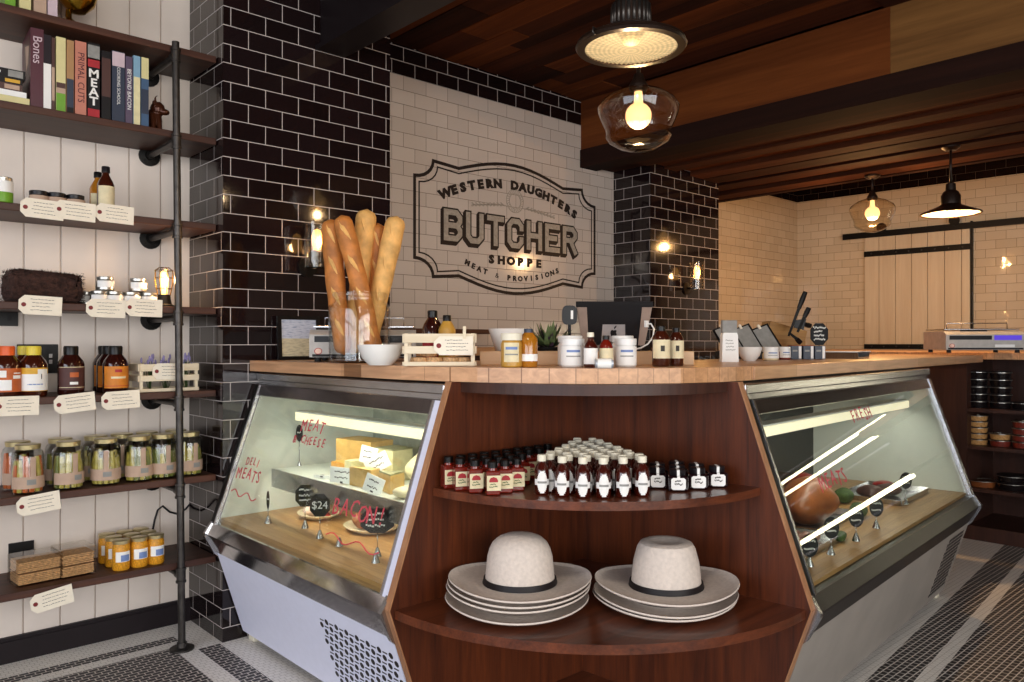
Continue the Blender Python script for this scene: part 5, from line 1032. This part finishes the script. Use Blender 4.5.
# ================================================================ lamps
def socket(t, z0, zc, r=.028):
    MB().tube([(0, 0, z0), (0, 0, zc)], .008, 8).build('stem', 'lamp_enamel', t); L([(0, zc-.025), (.03, zc-.025), (.055, zc-.008), (.055, zc), (0, zc)], 'lamp_enamel', t, 'canopy', 20)
def disc_lamp(label, px, t_, v, ceil, k=1.0, lens=True):
    z = CZ-(v-343.6)/FPX*t_; t = thing('pendant_lamp', label, 'lamp', pt(px, t_)+(z,), 0, 'lamps with dark metal shades'); r = .172*k
    if lens:
        L([(r, -.004), (r*1.02, 0), (r*1.0, .014), (r*.75, .035), (r*.42, .05), (r*.36, .06), (r*.34, .14), (r*.26, .155), (.012, .165), (0, .165), (0, .150), (r*.3, .13), (r*.33, .055), (r*.7, .03), (r*.965, .008), (r, -.004)], 'lamp_enamel', t, 'shade', 48)
        L([(0, .048), (r*.3, .046), (r*.68, .026), (r*.9, .008), (r*.9, .006), (r*.66, .024), (r*.3, .043), (0, .045)], 'cap_white', t, 'reflector', 40)
        mb = MB().lathe([(.0, -.012), (r*.3, -.011), (r*.6, -.007), (r*.86, -.001)], seg=120, cap=False)
        for i, vv in enumerate(mb.bm.verts):
            a = math.atan2(vv.co.y, vv.co.x); vv.co.z += .0022*math.cos(a*60)*min(1, vv.co.xy.length/r)
        mb.build('ribbed_lens', 'prism_lens', t); L([(r*.855, -.006), (r*1.0, -.006), (r*1.03, .002), (r*1.0, .008), (r*.855, .004), (r*.855, -.006)], 'lamp_enamel', t, 'rim', 48); mb = MB()
        for k_ in range(22): a = 2*PI*k_/22; mb.tube([(r*.35*math.cos(a), r*.35*math.sin(a), .066), (r*.34*math.cos(a), r*.34*math.sin(a), .132)], .006, 6)
        mb.build('socket_ribs', 'iron', t); MB().ball((0, 0, .020), .024, (1.2, 1.2, .6), 14).build('bulb', 'bulb', t)
        for s in (-1, 1): MB().tube([(s*r*1.0, 0, -.006), (s*r*1.07, 0, 0), (s*r*1.06, 0, .014), (s*r, 0, .012)], .003, 6).build('clip', 'iron', t)
        socket(t, .16, ceil-z)
    else:
        L([(r, -.004), (r*1.03, .0), (r*1.0, .008), (r*.6, .036), (r*.36, .055), (r*.33, .062), (r*.33, .115), (r*.25, .14), (.03, .15), (.028, .19), (.012, .2), (0, .2), (0, .14), (r*.28, .11), (r*.29, .06), (r*.55, .03), (r*.97, .004), (r, -.004)], 'lamp_enamel', t, 'shade', 44)
        L([(r*.95, .003), (r*.55, .027), (r*.28, .055), (0, .06), (0, .062), (r*.28, .0575), (r*.55, .0295), (r*.96, .005), (r*.95, .003)], 'cap_white', t, 'reflector', 40)
        MB().ball((0, 0, .03), .028, (1, 1, .9), 14).build('bulb', 'bulb_white', t); socket(t, .195, ceil-z)
    return t, z
def globe_lamp(label, px, t_, v, ceil):
    z = CZ-(v-343.6)/FPX*t_; t = thing('pendant_lamp', label, 'lamp', pt(px, t_)+(z,), 0, 'pendant lamps with clear glass shades')
    o_ = [(.034, .12), (.05, .112), (.10, .095), (.145, .065), (.161, .038), (.157, .015), (.143, -.02), (.131, -.045), (.127, -.062), (.129, -.078), (.116, -.098), (.075, -.122), (.03, -.136), (0, -.138)]
    L(o_, 'lamp_glass', t, 'glass_shade', 44, cap=False); L([(.0, .10), (.030, .10), (.037, .112), (.037, .128), (.024, .15), (.018, .17), (0, .17)], 'lamp_enamel', t, 'fitter', 20)
    mb = MB().ball((0, 0, .005), .052, (1, 1, 1), 18).lathe([(.02, .05), (.016, .075), (.016, .10), (0, .10)], seg=12); mb.build('bulb', 'bulb', t); socket(t, .165, ceil-z); return t, z
LAMPS = []
t, z = disc_lamp('large dark lamp with a ribbed lens hanging nearest the ceiling beams', 631, 2.5, 47, CEIL); LAMPS.append((t, -.03, 4))
t, z = globe_lamp('clear glass pendant lamp hanging below and behind the ribbed lamp', 638.5, 3.1, 117, CEIL); LAMPS.append((t, -.075, 6))
t, z = globe_lamp('clear glass pendant lamp in front of the barn door rail', 872.5, 5.8, 214, 2.505); LAMPS.append((t, -.075, 40))
t, z = disc_lamp('dark cone-shaded pendant lamp near the far scale', 951, 4.95, 214, 2.505, 1, False); LAMPS.append((t, .001, 40))
def sconce(label, x, y, z):
    t = thing('wall_sconce', label, 'wall lamp', (x, y, z), 0, 'glass-shaded wall sconces'); L([(0, 0), (.045, 0), (.045, .012), (.02, .016), (0, .016)], 'black_metal', t, 'back_plate', 20, M=Matrix.Translation((0, -.0005, -.08)) @ Matrix.Rotation(PI/2, 4, 'X'))
    MB().tube([(0, -.01, -.08), (0, -.09, -.08), (0, -.095, -.075), (0, -.095, -.045)], .008, 8).lathe([(0, -.06), (.03, -.06), (.03, -.02), (.02, -.012), (0, -.012)], (0, -.095, 0), 14).build('arm', 'black_metal', t)
    L([(.055, -.09), (.055, .11), (.0535, .11), (.0535, -.09), (.055, -.09)], 'lamp_glass', t, 'glass_shade', 24, (0, -.095, 0), cap=False); L([(0, -.012), (.014, -.01), (.022, .02), (.024, .05), (.016, .075), (0, .085)], 'filament_lamp', t, 'bulb', 14, (0, -.095, 0)); return t
LAMPS.append((sconce('lit glass wall sconce on the left black pillar behind the baguettes', xw(317, -.095), -.0, CZ+(343.6-238)/FPX*3.15), None, 5))
LAMPS.append((sconce('lit glass wall sconce on the right black pillar', xw(697, .068), .163, CZ+(343.6-276)/FPX*5.65), None, 5))
# ================================================================ light, camera
def area(name, loc, rot, sx, sy, e, col):
    l = bpy.data.lights.new(name, 'AREA'); l.shape = 'RECTANGLE'; l.size = sx; l.size_y = sy; l.energy = e; l.color = col; o = bpy.data.objects.new(name, l); COL.objects.link(o); o.location = loc; o.rotation_euler = rot
def point(name, loc, e, col, r): 
    l = bpy.data.lights.new(name, 'POINT'); l.energy = e; l.color = col; l.shadow_soft_size = r; o = bpy.data.objects.new(name, l); COL.objects.link(o); o.location = loc
area('daylight_street', (-4.95, -3.55, 1.62), (0, -PI/2, 0), 2.2, 5.2, 190, (.86, .91, 1))
area('daylight_front', (-1.65, -7.05, 1.62), (PI/2, 0, 0), 5.2, 2.1, 240, (1, .98, .94))
for t, dz, e in LAMPS:
    p = Vector(t.location)
    if dz is None: p += Vector((0, -.128, .02)); point('sconce_glow', p, e*.5, (1, .62, .3), .02)
    else: p += Vector((0, 0, dz)); point('lamp_glow', p, e, (1, .58, .25) if e > 20 else (1, .68, .38), .02)
for cs, Lc in ((case_l, LL), (case_r, LR)):           # the strip lights of the two cases
    l = bpy.data.lights.new('case_strip', 'AREA'); l.shape = 'RECTANGLE'; l.size = Lc-.3; l.size_y = .05; l.energy = 2.8*Lc; l.color = (1, .97, .84); o = bpy.data.objects.new('case_strip', l); COL.objects.link(o); o.parent = cs; o.location = (Lc/2+.05, -.515, .928); o.rotation_euler = (.25, 0, 0)
for t_, p, e_ in ((0, (-1.9, -4.3), 8), (1, (.2, -4.6), 8), (2, (-.95, -2.45), 32)):   # three unseen globes added to light the counter and hats from above
    g = thing('pendant_lamp', ('unseen added clear glass globe lamp over the shop floor near the street window', 'unseen added clear glass globe lamp over the shop floor by the front window', 'unseen added clear glass globe lamp high over the floor before the corner cabinet')[t_], 'lamp', (p[0], p[1], 2.45), 0, 'pendant lamps with clear glass shades'); src = LAMPS[1][0]
    for ch in src.children: c = ch.copy(); COL.objects.link(c); c.parent = g
    point('lamp_glow', (p[0], p[1], 2.36), e_, (1, .93, .86), .11)  # fill light of each added globe
l = bpy.data.lights.new('added_deck_fill', 'AREA'); l.shape = 'RECTANGLE'; l.size = LL-.2; l.size_y = .03; l.energy = 2.2; l.color = (1, .97, .84); o = bpy.data.objects.new('added_deck_fill', l); COL.objects.link(o); o.parent = case_l; o.location = (LL/2, -.565, .692); o.rotation_euler = (.3, 0, 0)  # added fill below the shelf, lifts the dim deck
point('cage_glow', (xw(164, .12), .12-.045, S4+.11), 2.2, (1, .6, .28), .01)
w = bpy.data.worlds.new('sky'); bpy.context.scene.world = w; w.use_nodes = True; bg = w.node_tree.nodes['Background']; bg.inputs[0].default_value = (.75, .85, 1, 1); bg.inputs[1].default_value = .8
cam = bpy.data.cameras.new('camera'); cam.sensor_width = 36; cam.lens = FPX/1024*36; cam.clip_start = .05
co = bpy.data.objects.new('camera', cam); COL.objects.link(co); co.location = (CX, CY, CZ); co.rotation_euler = (PI/2+PIT, 0, -YAW)
sc = bpy.context.scene; sc.camera = co
vs = sc.view_settings; vs.view_transform = 'Standard'; vs.look = 'None'; vs.gamma = 1; vs.exposure = 0; vs.use_curve_mapping = False
